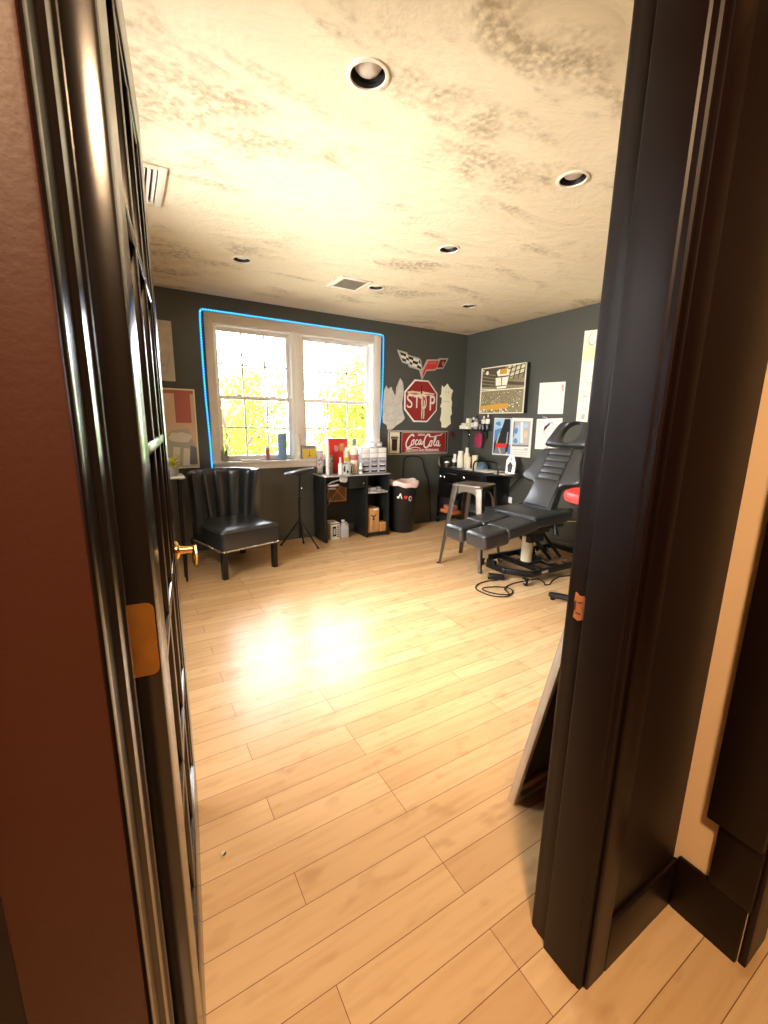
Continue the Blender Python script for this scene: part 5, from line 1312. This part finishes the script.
# ------------------------------------------------------------------ floor pedal, cord
t = thing('foot_pedal', 'black foot pedal with pale edge on the floor before the reclining chair', 'pedal', (2.62, 2.46, 0))
MB().prism([(-.07, -.035), (.07, -.035), (.07, .035), (-.07, .035)], 0, .022, M['black_plastic'], loc_T(2.62, 2.475, -.75), bevel=.004).build('base', t)
MB().box((-.06, -.03, .022), (.068, .03, .04), M['black_plastic'], .008, loc_T(2.62, 2.475, -.75)).box((-.064, -.032, .02), (-.058, .032, .04), M['chrome'], .002, loc_T(2.62, 2.475, -.75)).build('treadle', t)
t = thing('power_cord', 'black power cord coiled on the floor in front of the reclining chair base', 'cord', (2.45, 2.3, 0))
zc_ = .005
W_ = [(2.60, 2.43), (2.5, 2.46), (2.38, 2.45), (2.29, 2.38), (2.285, 2.29), (2.30, 2.2), (2.39, 2.13), (2.5, 2.17), (2.555, 2.24), (2.50, 2.3), (2.36, 2.36), (2.31, 2.32), (2.35, 2.2), (2.44, 2.14), (2.46, 2.2), (2.5, 2.27), (2.62, 2.315), (2.757, 2.31), (2.85, 2.30), (2.94, 2.295), (2.91, 2.2), (2.86, 2.17), (2.9, 2.14), (3.0, 2.2), (3.15, 2.24), (3.25, 2.2), (3.5, 2.15), (3.85, 2.1)]
MB().tube([(x, y, zc_ + .006 * (1 if 9 <= i <= 14 else 0)) for i, (x, y) in enumerate(W_)], .005, M['black_matte'], 8, sm=2).build('cord', t)
MB().tube([(3.3, 2.42, .11), (3.35, 2.3, .06), (3.4, 2.1, .006), (3.55, 2.0, .0055)], .005, M['black_matte'], 8, sm=2).build('lead', t)

# ------------------------------------------------------------------ red rolling stool half behind the jamb
rsx, rsy = 2.665, 1.665
t = thing('rolling_stool', 'red padded rolling stool half hidden behind the right door jamb', 'stool', (rsx, rsy, 0)); T2 = Matrix.Translation((rsx, rsy, 0))
MB(T2).lathe([(0, .79), (.17, .79), (.204, .805), (.214, .835), (.206, .862), (.17, .878), (.1, .886), (0, .888)], M['red_bright'], 40).build('seat', t)
MB(T2).lathe([(.17, .772), (.175, .79)], M['black_plastic'], 32).build('seat_pan', t)
MB(T2).lathe([(.03, .08), (.03, .45), (.018, .46), (.018, .775)], M['chrome'], 20).build('gas_lift', t)
for k in range(3):
    a = math.radians(88) + k * 2 * PI / 3; e = Vector((rsx + math.cos(a) * .30, rsy + math.sin(a) * .30, .032))
    lg = MB().tube([(rsx + math.cos(a) * .02, rsy + math.sin(a) * .02, .085), (rsx + math.cos(a) * .16, rsy + math.sin(a) * .16, .06), e], [.028, .02], M['black_plastic'], 10, sm=1).build('leg', t)
    MB().lathe([(.016, 0), (.018, .004), (.018, .02)], M['black_plastic'], 16, Matrix.Translation((rsx + math.cos(a) * .275, rsy + math.sin(a) * .275, 0))).build('glide', lg)

# ------------------------------------------------------------------ stretched canvas leaning on the doorway wall
ln = thing('leaning_canvas', 'large stretched canvas leaning against the wall just inside the doorway', 'canvas', (1.45, .8, 0))
CT = frame((1.037, .8455, .0015), (1, 0, 0), (0, -.2, 1)); CWd, CHt = .9, 1.3   # z: x cross y
mb = MB(CT); sg = 1
mb.box((0, 0, -.004), (CWd, CHt, .0), M['canvas_edge_light'], .001)
mb.box((0, 0, -.0), (.018, CHt, .022), M['canvas_edge_light'], .001).box((CWd - .018, 0, 0), (CWd, CHt, .022), M['canvas_edge_light'], .001).box((.018, 0, 0), (CWd - .018, .018, .022), M['canvas_edge_light'], .001).box((.018, CHt - .018, 0), (CWd - .018, CHt, .022), M['canvas_edge_light'], .001)
mb.build('canvas', ln)
mb = MB(CT); mb.box((.018, .018, .001), (CWd - .018, CHt - .018, .004), M['canvas_back']); mb.build('backing', ln)
for z_ in (.05, .66): MB(CT).box((.018, z_, .004), (CWd - .018, z_ + .035, .02), M['stretcher'], .002).build('stretcher', ln)

# tiny bits on the floor
t = thing('wood_chip', 'tiny dark and pale chip lying on the floor by the open door', 'debris', (.135, 1.145, 0))
MB().prism(blob(0, 0, .007, .005, 7, rs, .3), 0, .005, M['sign_cream'], loc_T(.135, 1.145, .4)).prism(blob(.001, -.004, .006, .003, 6, rs, .3), 0, .004, M['dark_print'], loc_T(.135, 1.145, .4)).build('chip', t)
SKY = 13.5; SIDE_FILL = 54.0; HALL = 34.0; EXPO = 1.08

# ------------------------------------------------------------------ light and camera
w = bpy.data.worlds.new('sky'); SC.world = w; w.use_nodes = True
nt = w.node_tree; bg = nt.nodes['Background']
bg.inputs[0].default_value = (.92, .95, 1.0, 1); bg.inputs[1].default_value = SKY
def area(name, loc, rot, sx, sy, power, col, portal=False):
    l = bpy.data.lights.new(name, 'AREA'); l.shape = 'RECTANGLE'; l.size = sx; l.size_y = sy; l.energy = power; l.color = col
    l.cycles.is_portal = portal
    o = bpy.data.objects.new(name, l); COL.objects.link(o); o.location = loc; o.rotation_euler = rot; o['kind'] = 'helper'
    return o
area('window_daylight', ((WX0 + WX1) / 2, YB + .135, (WZ0 + WZ1) / 2), (PI / 2, 0, 0), WX1 - WX0, WZ1 - WZ0, 1, (1, 1, 1), True).rotation_euler = (-PI / 2, 0, 0)
sd = area('side_fill', (XL - .14, 2.1, 1.55), (0, -math.radians(70), 0), 1.1, 1.3, SIDE_FILL, (1, .96, .89)); sd.data.spread = math.radians(125)  # fill light added in the made-up side window to brighten the room
l = bpy.data.lights.new('hall_lamp', 'AREA'); l.shape = 'DISK'; l.size = .3; l.energy = HALL; l.color = (1.0, .66, .37)
o = bpy.data.objects.new('hall_lamp', l); COL.objects.link(o); o.location = (.02, -.45, 2.40); o['kind'] = 'helper'

F_PX = 424.0
Rv = Vector((0.85936657, -0.51110077, 0.01628214)); Uv = Vector((0.09024304, 0.18292221, 0.97897684)); Fv = Vector((0.50333418, 0.83983062, -0.20332052))
cd = bpy.data.cameras.new('camera'); cd.sensor_fit = 'VERTICAL'; cd.sensor_height = 24; cd.lens = F_PX / 1024 * 24; cd.clip_start = .02
co = bpy.data.objects.new('camera', cd); COL.objects.link(co)
m = Matrix((Rv, Uv, -Fv)).transposed().to_4x4(); m.translation = (0, 0, 1.291); co.matrix_world = m
SC.camera = co
SC.view_settings.view_transform = 'Standard'; SC.view_settings.look = 'None'; SC.view_settings.gamma = 1; SC.view_settings.use_curve_mapping = False
SC.view_settings.exposure = EXPO
SC.cycles.use_denoising = True
SC.cycles.max_bounces = 10; SC.cycles.diffuse_bounces = 7; SC.cycles.glossy_bounces = 5; SC.cycles.transparent_max_bounces = 12
SC.cycles.sample_clamp_indirect = 12; SC.cycles.caustics_reflective = False; SC.cycles.caustics_refractive = False
